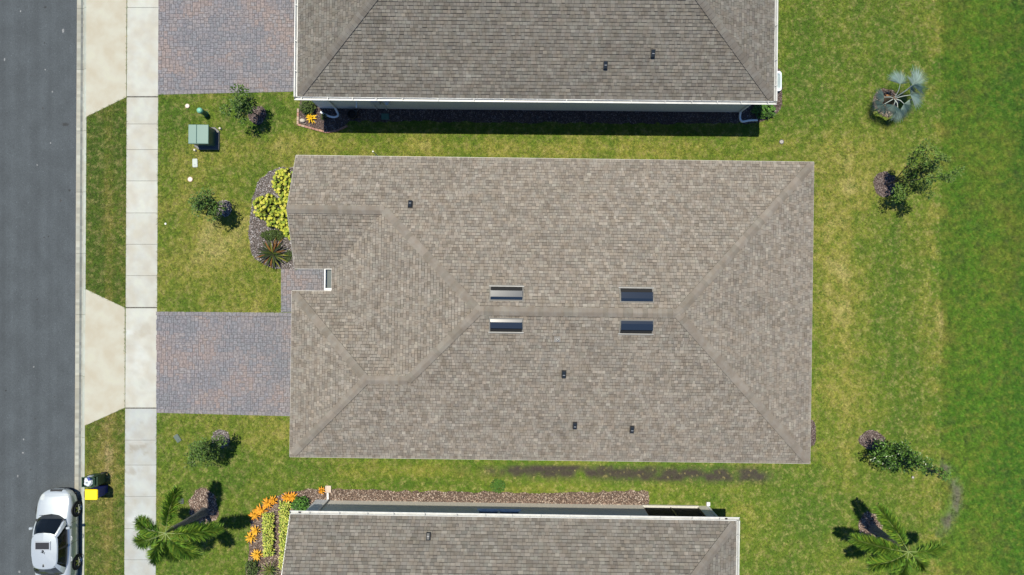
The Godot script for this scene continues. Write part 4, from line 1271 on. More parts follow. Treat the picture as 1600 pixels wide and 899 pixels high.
func fan_palm(label: String, base: Vector3) -> void:
	var t := thing("fan_palm", label, "palm tree", base)
	var tm := MB.new()
	tm.tube(PackedVector3Array([Vector3(0, -0.05, 0), Vector3(0, 0.35, 0), Vector3(0.02, 0.75, 0), Vector3(0.03, 0.95, 0)]), PackedFloat32Array([0.24, 0.26, 0.20, 0.10]), 12, Color(0.17, 0.12, 0.085))
	obj("trunk", tm, M.bark, t)
	# split brown leaf bases round the trunk
	for i in 10:
		var a := TAU * i / 10.0 + rng.randf() * 0.3
		var b := MB.new()
		var d := Vector3(cos(a), 0, sin(a))
		b.strap(Vector3(0, 0.32 + 0.03 * (i % 4), 0) + d * 0.12, d, rng.randf_range(0.28, 0.5), 0.15, 0.28, rng.randf_range(0.3, 0.6), 4, Color(0.24, 0.115, 0.048), Color(0.34, 0.17, 0.07))
		obj("leaf_base", b, M.bark, t)
	var silver := Color(0.235, 0.325, 0.298)
	# [plan direction of the blade, height, blade radius]
	for f in [[0.0, -1.05, 1.30, 0.72], [1.10, -0.85, 1.50, 0.85], [1.15, -0.10, 1.15, 0.76], [0.85, 0.60, 0.90, 0.66], [-0.42, 0.85, 1.15, 0.66], [-1.10, -0.02, 0.95, 0.50], [0.32, 1.10, 0.85, 0.60], [-1.12, 0.66, 0.90, 0.56], [0.60, -0.65, 1.75, 0.50]]:
		var hub := Vector3(f[0] * 0.50, f[2] + 0.1, f[1] * 0.50)
		var out := Vector3(f[0], -0.15, f[1]).normalized()
		var side := Vector3(-out.z, 0, out.x).normalized()
		var nrm := side.cross(out).normalized()
		if nrm.y < 0: nrm = -nrm
		var tilt := rng.randf_range(-0.3, 0.3)
		side = (side + nrm * tilt).normalized(); nrm = side.cross(out).normalized()
		if nrm.y < 0: nrm = -nrm
		var pm := MB.new()
		var st := Vector3(0.03, 0.85, 0)
		pm.tube(PackedVector3Array([st, st.lerp(hub, 0.5) + Vector3(0, 0.12, 0), hub]), PackedFloat32Array([0.030, 0.022, 0.014]), 6, Color(0.30, 0.34, 0.31))
		var lm := MB.new()
		var n := 26
		var R: float = f[3] * 1.12
		for i in n:
			var a := lerpf(-1.35, 1.35, (i + 0.5) / n)
			var d := out * cos(a) + side * sin(a)
			var w := 2.7 / n * 0.46
			var da := (out * cos(a - w) + side * sin(a - w)); var dbb := (out * cos(a + w) + side * sin(a + w))
			var l := R * rng.randf_range(0.86, 1.06)
			var droop := Vector3(0, -0.08 * l - (0.05 if absf(a) > 1.0 else 0.0), 0)
			var ridge := hub + d * l * 0.42 + nrm * (0.055 if i % 2 == 0 else 0.035)
			var col := jit3(silver, 0.30, 0.05)
			var A := hub + da * l * 0.40 - nrm * 0.012; var B := hub + dbb * l * 0.40 - nrm * 0.012
			var tip := hub + d * l + droop
			lm.tri(hub, A, ridge, col); lm.tri(hub, ridge, B, col)
			lm.tri(A, tip, ridge, col); lm.tri(ridge, tip, B, col)
		var fo := obj("fan_leaf", lm, M.leaf, t)
		obj("stalk", pm, M.leaf, fo)

func build_trees() -> void:
	var gb := Color(0.14, 0.12, 0.10)
	var dark := [Color(0.042, 0.080, 0.012), Color(0.064, 0.125, 0.016), Color(0.090, 0.165, 0.022)]
	var fresh := [Color(0.060, 0.12, 0.016), Color(0.088, 0.16, 0.022), Color(0.045, 0.088, 0.013)]
	small_tree("young_tree", "young leafy tree beside the upper paved drive and the green pedestal", "tree", g3(403, 181), [[Vector3(-0.05, 2.6, -0.25), 0.42, 150], [Vector3(-0.35, 2.3, 0.15), 0.36, 120], [Vector3(0.3, 1.9, 0.1), 0.36, 110], [Vector3(-0.1, 1.5, 0.35), 0.36, 100], [Vector3(0.2, 2.5, -0.45), 0.3, 80]], gb, fresh, 0.12, 0.035)
	small_tree("young_tree", "young bushy tree beside the round white cover and yellow shrubs", "tree", g3(350, 326), [[Vector3(-0.3, 2.5, -0.1), 0.42, 190], [Vector3(0.05, 2.2, -0.35), 0.40, 170], [Vector3(0.25, 1.8, 0.2), 0.38, 150], [Vector3(-0.35, 1.9, 0.3), 0.36, 150], [Vector3(0.1, 1.4, 0.3), 0.36, 120]], gb, fresh, 0.11, 0.035)
	small_tree("young_tree", "wide young dark-leaved tree just below the main paved drive", "tree", g3(347, 688), [[Vector3(-0.45, 2.3, 0.35), 0.46, 220], [Vector3(0.05, 2.4, -0.15), 0.44, 200], [Vector3(0.35, 1.9, 0.1), 0.42, 190], [Vector3(-0.15, 1.8, 0.55), 0.42, 170], [Vector3(0.35, 1.4, -0.3), 0.36, 120], [Vector3(-0.6, 1.9, 0.1), 0.34, 120]], gb, dark, 0.10, 0.04)
	small_tree("tall_shrub", "tall sparse shrub with upright limbs and rusty tips on lawn edge", "shrub", g3(1385, 288), [[Vector3(-0.15, 3.3, -1.15), 0.30, 300], [Vector3(0.15, 4.2, -0.60), 0.28, 230], [Vector3(0.20, 4.5, 0.35), 0.28, 210], [Vector3(0.35, 2.6, -0.45), 0.38, 330], [Vector3(0.25, 2.0, 0.25), 0.44, 240], [Vector3(-0.25, 1.5, 0.75), 0.36, 190], [Vector3(0.65, 2.3, 0.65), 0.34, 190], [Vector3(0.3, 3.3, -0.15), 0.30, 170]], gb, [Color(0.050, 0.095, 0.013), Color(0.075, 0.145, 0.018), Color(0.105, 0.19, 0.024), Color(0.12, 0.17, 0.024)], 0.10, 0.045)
	small_tree("tall_shrub", "dense glossy green shrub with a trailing tall limb and mulch ring", "shrub", g3(1366, 690), [[Vector3(0.0, 2.0, 0.25), 0.52, 330], [Vector3(-0.4, 1.5, 0.35), 0.46, 280], [Vector3(0.35, 2.3, 0.05), 0.50, 300], [Vector3(0.5, 1.8, 0.65), 0.48, 260], [Vector3(0.1, 1.3, 0.75), 0.45, 240], [Vector3(0.35, 3.3, 0.25), 0.36, 190], [Vector3(0.45, 4.2, 0.35), 0.30, 130], [Vector3(0.35, 4.9, 0.45), 0.26, 90]], gb, [Color(0.035, 0.075, 0.012), Color(0.055, 0.12, 0.018), Color(0.085, 0.17, 0.022)], 0.12, 0.05, true)
	foxtail_palm("foxtail palm leaning over the pavement near the bins, on a chip ring", g3(319, 800), Vector3(-0.12, 2.75, -0.25), [[-80, 2.1, 0.55, 0.9], [2, 2.35, 0.35, 1.1], [195, 1.7, 0.75, 1.2], [158, 2.0, 0.55, 1.3], [120, 2.1, 0.35, 1.25], [92, 1.8, 0.2, 1.5], [48, 1.9, 0.6, 1.3]])
	foxtail_palm("foxtail palm with pale stems on a chip ring in the back lawn", g3(1364, 826), Vector3(-0.05, 2.35, -0.08), [[-122, 2.5, 0.60, 0.95], [188, 2.4, 0.45, 1.25], [158, 2.0, 0.9, 1.1], [-2, 2.1, 0.55, 1.0], [42, 1.8, 0.25, 1.3], [100, 1.8, 0.4, 1.2]])
	fan_palm("silver-blue fan palm with rusty leaf bases in the back lawn", g3(1380, 162))

# ---------------------------------------------------------------- garden plants
func rosette_shrub(label: String, ce: Vector3, rx: float, rz: float, h: float, count: int, group: String) -> void:
	var t := thing("variegated_shrub", label, "shrub", ce, 0.0, group)
	var st := MB.new(); var lf := MB.new()
	for i in count:
		var a := rng.randf() * TAU; var q := sqrt(rng.randf())
		var y := h * (1.0 - 0.45 * q * q) * rng.randf_range(0.50, 1.12)
		var p := Vector3(cos(a) * q * rx, y, sin(a) * q * rz)
		st.tube(PackedVector3Array([Vector3(p.x * 0.4, 0, p.z * 0.4), p * Vector3(0.85, 0.6, 0.85), p]), PackedFloat32Array([0.012, 0.009, 0.006]), 4, Color(0.10, 0.09, 0.04))
		var n := 9
		var ycol: Color = [Color(0.44, 0.45, 0.05), Color(0.34, 0.38, 0.04), Color(0.52, 0.50, 0.09), Color(0.20, 0.27, 0.03)][rng.randi() % 4]
		for k in n:
			var b := TAU * k / n + rng.randf() * 0.4
			var d := Vector3(cos(b), rng.randf_range(0.0, 0.55), sin(b)).normalized()
			lf.leaf(p, d, Vector3.UP, rng.randf_range(0.06, 0.105), 0.05, 0.15, jit3(ycol, 0.15, 0.05))
		for k in 7:
			var b := rng.randf() * TAU
			var d := Vector3(cos(b), -0.15, sin(b)).normalized()
			lf.leaf(p - Vector3(0, 0.09, 0), d, Vector3.UP, 0.13, 0.055, 0.2, jit3(Color(0.10, 0.14, 0.02), 0.2, 0.05))
	obj("stems", st, M.leaf, t); obj("foliage", lf, M.leaf, t)
func bromeliad(label: String, ce: Vector3, r: float, ca: Color, cb: Color, group: String) -> void:
	var t := thing("bromeliad", label, "plant", ce, rng.randf() * TAU, group)
	for i in 24:
		var a := TAU * i / 24.0 * 2.36 + rng.randf_range(-0.2, 0.2)
		var d := Vector3(cos(a), 0, sin(a))
		var mb := MB.new()
		var inner := i > 14
		mb.strap(Vector3(0, 0.06, 0), d, r * (0.6 if inner else 1.0) * rng.randf_range(0.8, 1.12), 0.066, 0.42 if inner else 0.30, 0.18 if inner else 0.26, 5, jit(ca, 0.15), jit(cb, 0.2))
		obj("leaf", mb, M.gloss_leaf, t)
func strap_plant(label: String, ce: Vector3, r: float, n: int, cols: Array, w: float, group := "") -> void:
	var t := thing("strap_leaf_plant", label, "plant", ce, rng.randf() * TAU, group)
	for i in n:
		var a := 2.39996 * i
		var q := sqrt((i + 0.5) / n)
		var d := Vector3(cos(a), 0, sin(a))
		var mb := MB.new()
		var c: Color = cols[rng.randi() % cols.size()]
		mb.strap(Vector3(0, 0.12, 0), d, r * lerpf(0.45, 1.05, q), w, lerpf(0.8, 0.45, q), lerpf(0.25, 0.5, q), 6, jit(c * 0.9, 0.2), jit(c, 0.2))
		obj("leaf", mb, M.gloss_leaf, t)
func leafy_bush(called: String, label: String, ce: Vector3, rx: float, rz: float, h: float, count: int, cols: Array, L: float, group := "") -> void:
	var t := thing(called, label, "shrub" if called != "low_hedge" else "hedge", ce, 0.0, group)
	var st := MB.new(); var lf := MB.new()
	for i in maxi(6, count / 40):
		var p := Vector3(rng.randf_range(-rx, rx) * 0.8, h * 0.8, rng.randf_range(-rz, rz) * 0.8)
		st.tube(PackedVector3Array([Vector3(p.x * 0.7, 0, p.z * 0.9), p]), PackedFloat32Array([0.014, 0.006]), 5, Color(0.10, 0.08, 0.05))
	for i in count:
		var p := Vector3(rng.randf_range(-1, 1), 0, rng.randf_range(-1, 1))
		if called == "low_hedge":
			p = Vector3(p.x * rx, 0, p.z * rz)
			p.y = h * rng.randf_range(0.45, 1.0) * (1.0 - 0.35 * pow(absf(p.x) / rx, 3.0))
		else:
			while p.length() > 1.0: p = Vector3(rng.randf_range(-1, 1), 0, rng.randf_range(-1, 1))
			p.y = h * sqrt(maxf(0.05, 1.0 - p.length_squared() * 0.8)) * rng.randf_range(0.5, 1.0)
			p.x *= rx; p.z *= rz
		var a := rng.randf() * TAU
		lf.leaf(p, Vector3(cos(a), rng.randf_range(-0.1, 0.5), sin(a)).normalized(), Vector3.UP, L * rng.randf_range(0.7, 1.2), L * 0.55, 0.2, jit3(cols[rng.randi() % cols.size()], 0.22, 0.06))
	obj("stems", st, M.bark, t); obj("foliage", lf, M.leaf, t)

func build_garden_plants() -> void:
	var gr := "yellow-green shrubs in the front bed"
	for s in [[440, 283, 0.60, 0.66, 112, "yellow-green variegated shrub at the gable corner end of front bed"], [411, 322, 0.62, 0.60, 104, "yellow-green variegated shrub bulging over the lawn edge of front bed"], [446, 313, 0.45, 0.50, 66, "yellow-green variegated shrub tucked against the gable wall"], [433, 343, 0.66, 0.50, 104, "yellow-green variegated shrub between the lawn-edge one and bare mulch"], [450, 361, 0.34, 0.36, 55, "smallest yellow-green variegated shrub, above the dark grassy clump"]]:
		rosette_shrub(s[5], g3(s[0], s[1], 0.6), s[2], s[3], 0.62, s[4], gr)
	var green := [Color(0.045, 0.075, 0.014), Color(0.065, 0.10, 0.02), Color(0.035, 0.055, 0.012)]
	leafy_bush("ground_cover_clump", "low dark green grassy clump below the yellow shrubs", g3(428, 368), 0.62, 0.24, 0.16, 380, green, 0.11)
	leafy_bush("ground_cover_clump", "small green weed patch beside the front path corner", g3(451, 400), 0.16, 0.30, 0.14, 110, green, 0.10)
	strap_plant("dark cordyline with yellow and orange striped leaves on grey mulch", g3(424, 396, 0.3), 0.92, 34, [Color(0.028, 0.045, 0.012), Color(0.05, 0.07, 0.015), Color(0.035, 0.055, 0.014), Color(0.17, 0.17, 0.03), Color(0.16, 0.08, 0.02), Color(0.03, 0.035, 0.02)], 0.10)
	# garden by the southern house
	var og := "orange bromeliads in the southern bed"
	var oa := Color(0.56, 0.36, 0.04); var ob := Color(0.68, 0.29, 0.03)
	for s in [[397, 806.5, 0.36, "orange bromeliad at the bulging corner of the southern bed"], [406.5, 799, 0.36, "orange bromeliad touching the top of the short hedge"], [417, 788.5, 0.34, "orange bromeliad on the curved bed edge between its two neighbours"], [425.5, 783, 0.28, "small orange bromeliad in shade on the curved bed edge"], [447, 779.5, 0.33, "orange bromeliad at the hedge top, lawn side"], [456, 779, 0.33, "orange bromeliad at the hedge top, house side"], [398, 831, 0.32, "yellow-orange bromeliad beside the short hedge, upper of a pair"], [390.5, 842, 0.34, "yellow-orange bromeliad on the lawn edge, lower of a pair"], [400, 869, 0.36, "yellow-orange bromeliad standing alone near the short hedge foot"], [501, 768, 0.22, "small golden bromeliad beside the splash block"]]:
		bromeliad(s[3], g3(s[0], s[1], 0.25), s[2], oa, ob if s[1] < 810.0 else Color(0.68, 0.38, 0.04), og)
	var lime := [Color(0.30, 0.36, 0.045), Color(0.40, 0.44, 0.08), Color(0.16, 0.23, 0.03), Color(0.48, 0.48, 0.12)]
	leafy_bush("low_hedge", "short lime-green hedge row edged by bromeliads", g3(417, 837, 0.4), 0.25, 1.05, 0.42, 800, lime, 0.11, "lime hedges in the southern bed")
	leafy_bush("low_hedge", "long lime-green hedge row against the southern gable wall", g3(443, 838, 0.4), 0.25, 1.65, 0.42, 1250, lime, 0.11, "lime hedges in the southern bed")
	leafy_bush("leafy_bush", "bright green bush at the pale corner of the southern house", g3(468, 791, 0.4), 0.42, 0.36, 0.5, 320, [Color(0.045, 0.12, 0.014), Color(0.07, 0.17, 0.02), Color(0.03, 0.08, 0.012)], 0.14)
	leafy_bush("leafy_bush", "dark green bush in the lawn corner of the southern bed", g3(392, 890, 0.3), 0.32, 0.40, 0.45, 260, green, 0.11)
	strap_plant("spiky dark green strap plant at the foot of the hedges", g3(420, 893, 0.3), 0.62, 30, [Color(0.04, 0.07, 0.015), Color(0.07, 0.11, 0.02), Color(0.16, 0.18, 0.05)], 0.05)
	leafy_bush("leafy_bush", "lone round green weed in the grass strip", g3(778, 759), 0.36, 0.32, 0.16, 300, [Color(0.045, 0.11, 0.014), Color(0.06, 0.14, 0.018)], 0.09)
	# bed by the northern house
	leafy_bush("leafy_bush", "dark green bush under the northern gutter end", g3(479, 166, 0.4), 0.38, 0.34, 0.55, 300, green, 0.12)
	bromeliad("golden yellow bromeliad in the brick-edged bed", g3(485, 184, 0.2), 0.33, Color(0.60, 0.42, 0.02), Color(0.78, 0.50, 0.03), "")
	leafy_bush("leafy_bush", "bright green bush at the garden corner of the northern house", g3(1196, 171, 0.4), 0.50, 0.34, 0.55, 360, [Color(0.05, 0.13, 0.015), Color(0.08, 0.18, 0.022), Color(0.03, 0.07, 0.012)], 0.17)
	leafy_bush("leafy_bush", "small shaded green plant beside the flexible drain hose", g3(508, 183), 0.16, 0.16, 0.25, 60, green, 0.09)
	# brick edging of the northern bed
	var edge := thing("brick_edging", "row of pinkish bricks edging the northern flower bed", "edging", Vector3.ZERO)
	var line := poly([466, 170, 465.5, 195, 482, 199.5, 498, 204, 511, 207, 526, 205, 543, 197])
	for i in line.size() - 1:
		var A := line[i]; var B := line[i + 1]
		var k := int(round(A.distance_to(B) / 0.21))
		for s in k:
			var p := A.lerp(B, (s + 0.5) / k)
			var bm := MB.new()
			var L := A.distance_to(B) / k * 0.5 - 0.006
			bm.prism(PackedVector2Array([Vector2(-L, -0.048), Vector2(L, -0.048), Vector2(L, 0.048), Vector2(-L, 0.048)]), -0.03, 0.075, 0.008, jit3([Color(0.42, 0.24, 0.18), Color(0.46, 0.34, 0.26), Color(0.36, 0.19, 0.15)][rng.randi() % 3], 0.1, 0.05))
			var o := obj("brick", bm, M.brick, edge)
			o.position = Vector3(p.x, 0, p.y); o.rotation.y = -(B - A).angle() + rng.randf_range(-0.04, 0.04)
	var rk := MB.new()
	rk.lathe(PackedVector2Array([Vector2(0.0, 0.13), Vector2(0.06, 0.125), Vector2(0.10, 0.09), Vector2(0.115, 0.04), Vector2(0.10, -0.02)]), Vector3.ZERO, 11, Color(0.45, 0.41, 0.35), Basis(Vector3(1.25, 0, 0.1), Vector3(0, 1, 0), Vector3(0, 0.1, 0.95)))
	var rock := obj("garden_rock", rk, M.concrete); rock.position = g3(473, 189, 0.0, 0.02)
	tag(rock, "pale rounded rock inside the brick-edged bed", "rock")

# ---------------------------------------------------------------- things on the lawn and at the kerb
func disc(called: String, label: String, category: String, at: Vector3, r: float, col: Color, rim: Color, group := "") -> void:
	var t := thing(called, label, category, at, 0.0, group)
	var a := MB.new()
	a.lathe(PackedVector2Array([Vector2(r * 0.80, 0.052), Vector2(r * 0.86, 0.060), Vector2(r, 0.052), Vector2(r, -0.02)]), Vector3.ZERO, 20, rim)
	obj("rim", a, M.plastic, t)
	var b := MB.new()
	b.lathe(PackedVector2Array([Vector2(0, 0.062), Vector2(r * 0.6, 0.062), Vector2(r * 0.76, 0.056), Vector2(r * 0.78, 0.02)]), Vector3.ZERO, 20, col)
	obj("lid", b, M.plastic, t)
func lid_box(called: String, label: String, at: Vector3, w: float, l: float, turn: float, col: Color, rim: Color) -> void:
	var t := thing(called, label, "utility box", at, turn)
	var rp := PackedVector2Array()
	for c in [[1, 1, 0], [-1, 1, 1], [-1, -1, 2], [1, -1, 3]]:
		for k in 4:
			var a: float = PI / 2 * c[2] + PI / 6 * k
			rp.push_back(Vector2(c[0] * (w - 0.05) + cos(a) * 0.05, c[1] * (l - 0.05) + sin(a) * 0.05))
	var a := MB.new(); a.prism(rp, -0.02, 0.050, 0.008, rim); obj("frame", a, M.plastic, t)
	var ip := PackedVector2Array(); for q in rp: ip.push_back(q * 0.86)
	var b := MB.new(); b.prism(ip, 0.04, 0.060, 0.006, col); obj("lid", b, M.plastic, t)
	var k := MB.new(); k.box(Vector3(0, 0.062, l * 0.45), Vector3(0.06, 0.008, 0.025), col * 0.4); obj("key_slot", k, M.plastic, t)

func build_street_things() -> void:
	disc("utility_cover", "round white utility cover near the upper drive corner", "utility cover", g3(293, 166), 0.11, Color(0.62, 0.58, 0.50), Color(0.55, 0.42, 0.34))
	disc("utility_cover", "round cream utility cover above the bushy young tree", "utility cover", g3(297.5, 280.5), 0.125, Color(0.66, 0.60, 0.52), Color(0.58, 0.42, 0.34))
	disc("sprinkler_cap", "tiny white sprinkler cap alone in the front lawn", "sprinkler", g3(259, 350), 0.055, Color(0.7, 0.7, 0.62), Color(0.6, 0.6, 0.5))
	disc("drain_cap", "grey round drain cap near the northern house corner", "drain cap", g3(1221, 222), 0.12, Color(0.28, 0.27, 0.24), Color(0.07, 0.065, 0.06))
	disc("sprinkler_cap", "small grey sprinkler cap beside the glossy back shrub", "sprinkler", g3(1426, 746), 0.07, Color(0.35, 0.34, 0.30), Color(0.08, 0.08, 0.07))
	lid_box("water_meter_box", "white rectangular meter lid beside the green transformer", g3(305, 255), 0.13, 0.215, 0.03, Color(0.33, 0.39, 0.365), Color(0.38, 0.41, 0.38))
	lid_box("valve_box", "grey-green valve lid set askew beside the dark young tree", g3(277.5, 685), 0.13, 0.20, 0.6, Color(0.07, 0.10, 0.085), Color(0.10, 0.12, 0.10))
	lid_box("valve_box", "dark grey valve lid beside the palm's chip ring", g3(281, 783), 0.20, 0.14, 0.0, Color(0.055, 0.06, 0.07), Color(0.08, 0.085, 0.09))
	# utility pedestal
	var pd := thing("utility_pedestal", "short green utility pedestal with a pale domed cap", "pedestal", g3(322, 178.5))
	var a := MB.new(); a.lathe(PackedVector2Array([Vector2(0.135, -0.03), Vector2(0.135, 0.05), Vector2(0.12, 0.06), Vector2(0.115, 0.62)]), Vector3.ZERO, 22, Color(0.035, 0.12, 0.075)); obj("post", a, M.plastic, pd)
	var b := MB.new(); b.lathe(PackedVector2Array([Vector2(0.0, 0.76), Vector2(0.06, 0.755), Vector2(0.12, 0.72), Vector2(0.14, 0.66), Vector2(0.14, 0.58), Vector2(0.115, 0.58)]), Vector3.ZERO, 22, Color(0.13, 0.36, 0.26)); obj("cap", b, M.plastic, pd)
	# pad-mounted transformer
	var tb := thing("transformer", "pad-mounted green electric transformer on a dark plinth", "transformer", g3(324, 216.5), -0.01)
	var pad := MB.new(); pad.prism(PackedVector2Array([Vector2(-0.62, -0.55), Vector2(0.40, -0.55), Vector2(0.62, -0.36), Vector2(0.62, 0.57), Vector2(-0.42, 0.57), Vector2(-0.62, 0.42)]), -0.03, 0.10, 0.02, Color(0.085, 0.09, 0.085)); obj("plinth", pad, M.plastic, tb)
	keep(PackedVector2Array([g2(304, 199), g2(344, 199), g2(344, 235), g2(304, 235)]))
	var body := MB.new(); body.prism(rect(-0.44, -0.41, 0.44, 0.41), 0.10, 0.86, 0.01, Color(0.045, 0.10, 0.085)); obj("cabinet", body, M.paint, tb)
	var top := MB.new()
	for q in [[-0.485, -0.092], [-0.080, 0.485]]:
		top.prism(rect(q[0], -0.455, q[1], 0.455), 0.865, 0.93, 0.015, Color(0.105, 0.195, 0.168))
		var lo := obj("lid", top, M.paint, tb); top = MB.new()
		lo.name = "lid"
	var lip := MB.new(); lip.box(Vector3(0, 0.87, 0.462), Vector3(0.96, 0.09, 0.012), Color(0.09, 0.19, 0.16)); obj("front_lip", lip, M.paint, tb)
	var hs := MB.new(); hs.box(Vector3(0.2, 0.5, 0.42), Vector3(0.05, 0.12, 0.03), Color(0.12, 0.13, 0.12)); obj("handle", hs, M.chrome, tb)
	for q in [[0.66, -0.48], [-0.58, 0.60]]:
		var cb := MB.new(); cb.lathe(PackedVector2Array([Vector2(0, 0.16), Vector2(0.05, 0.15), Vector2(0.06, 0.0)]), Vector3(q[0], 0, q[1]), 12, Color(0.55, 0.52, 0.42)); obj("corner_marker", cb, M.concrete, tb)
	# white stake and utility items in the shade of the northern house
	var sk := thing("pipe_stub", "thin white pipe stub standing by the northern eave of the brown house", "pipe", g3(589, 243))
	var sm := MB.new(); sm.tube(PackedVector3Array([Vector3(0, -0.05, 0), Vector3(0, 0.9, 0)]), PackedFloat32Array([0.03, 0.03]), 10, Color(0.7, 0.7, 0.66)); obj("pipe", sm, M.plastic, sk)
	var sc := MB.new(); sc.lathe(PackedVector2Array([Vector2(0, 0.95), Vector2(0.035, 0.94), Vector2(0.038, 0.88)]), Vector3.ZERO, 10, Color(0.75, 0.75, 0.70)); obj("cap", sc, M.plastic, sk)
	var pot := thing("round_pot", "round black pot in shade beside the brick-edged bed", "pot", g3(552.5, 181))
	var pm := MB.new(); pm.lathe(PackedVector2Array([Vector2(0.18, -0.02), Vector2(0.23, 0.34), Vector2(0.25, 0.36), Vector2(0.24, 0.38), Vector2(0.21, 0.37), Vector2(0.20, 0.28)]), Vector3.ZERO, 22, Color(0.016, 0.016, 0.017)); obj("shell", pm, M.plastic, pot)
	var ps := MB.new(); ps.lathe(PackedVector2Array([Vector2(0, 0.29), Vector2(0.2, 0.28)]), Vector3.ZERO, 22, Color(0.03, 0.025, 0.02)); obj("soil", ps, M.dirt, pot)
	lid_box("valve_box", "green valve lid in the shaded gravel strip", g3(602, 182.5), 0.20, 0.16, 0.0, Color(0.05, 0.13, 0.10), Color(0.04, 0.10, 0.08))
	for sx in [840, 982, 1124]:
		disc("sprinkler_cap", {840: "dark sprinkler cap in shaded mulch, farthest from the garden end downspout", 982: "dark sprinkler cap in shaded mulch, between two similar caps", 1124: "dark sprinkler cap in shaded mulch, next to the garden end downspout"}[sx], "sprinkler", g3(sx, 184 + (sx - 840) * 0.012), 0.06, Color(0.05, 0.05, 0.05), Color(0.13, 0.13, 0.12), "sprinkler caps in the gravel strip")
	# plastic tub by the northern house
	var tu := thing("plastic_tub", "pale rounded plastic tub on mulch at the northern house end", "tub", g3(1209.5, 129.5), 0.0)
	var rp := PackedVector2Array()
	for c in [[1, 1, 0], [-1, 1, 1], [-1, -1, 2], [1, -1, 3]]:
		for k in 5:
			var an: float = PI / 2 * c[2] + PI / 8 * k
			rp.push_back(Vector2(c[0] * 0.13 + cos(an) * 0.12, c[1] * 0.34 + sin(an) * 0.12))
	var tm := MB.new()
	var n := rp.size()
	for lv in [[1.0, 0.0, 1.06, 0.28], [1.06, 0.28, 0.84, 0.285], [0.84, 0.285, 0.62, 0.06]]:
		for i in n:
			var p := rp[i]; var q := rp[(i + 1) % n]
			tm.quad(Vector3(q.x * lv[0], lv[1], q.y * lv[0]), Vector3(p.x * lv[0], lv[1], p.y * lv[0]), Vector3(p.x * lv[2], lv[3], p.y * lv[2]), Vector3(q.x * lv[2], lv[3], q.y * lv[2]), Color(0.58, 0.66, 0.70))
	obj("shell", tm, M.plastic, tu)
	var bm := MB.new(); var ip := PackedVector2Array(); for q in rp: ip.push_back(q * 0.66)
	bm.sheet(ip, 0.075, Color(0.10, 0.16, 0.16)); obj("inner_floor", bm, M.plastic, tu)
	# wheeled bins on the verge
	wheelie_bin("open dark green wheeled bin with a white bag inside, on verge", g3(146.0, 749.5, 0.5), -PI / 2, Color(0.018, 0.06, 0.035), Color(0.018, 0.06, 0.035), true)
	wheelie_bin("blue wheeled recycling bin with a bright yellow lid", g3(144.0, 772.5, 0.9), PI / 2, Color(0.012, 0.025, 0.16), Color(0.80, 0.60, 0.0), false)

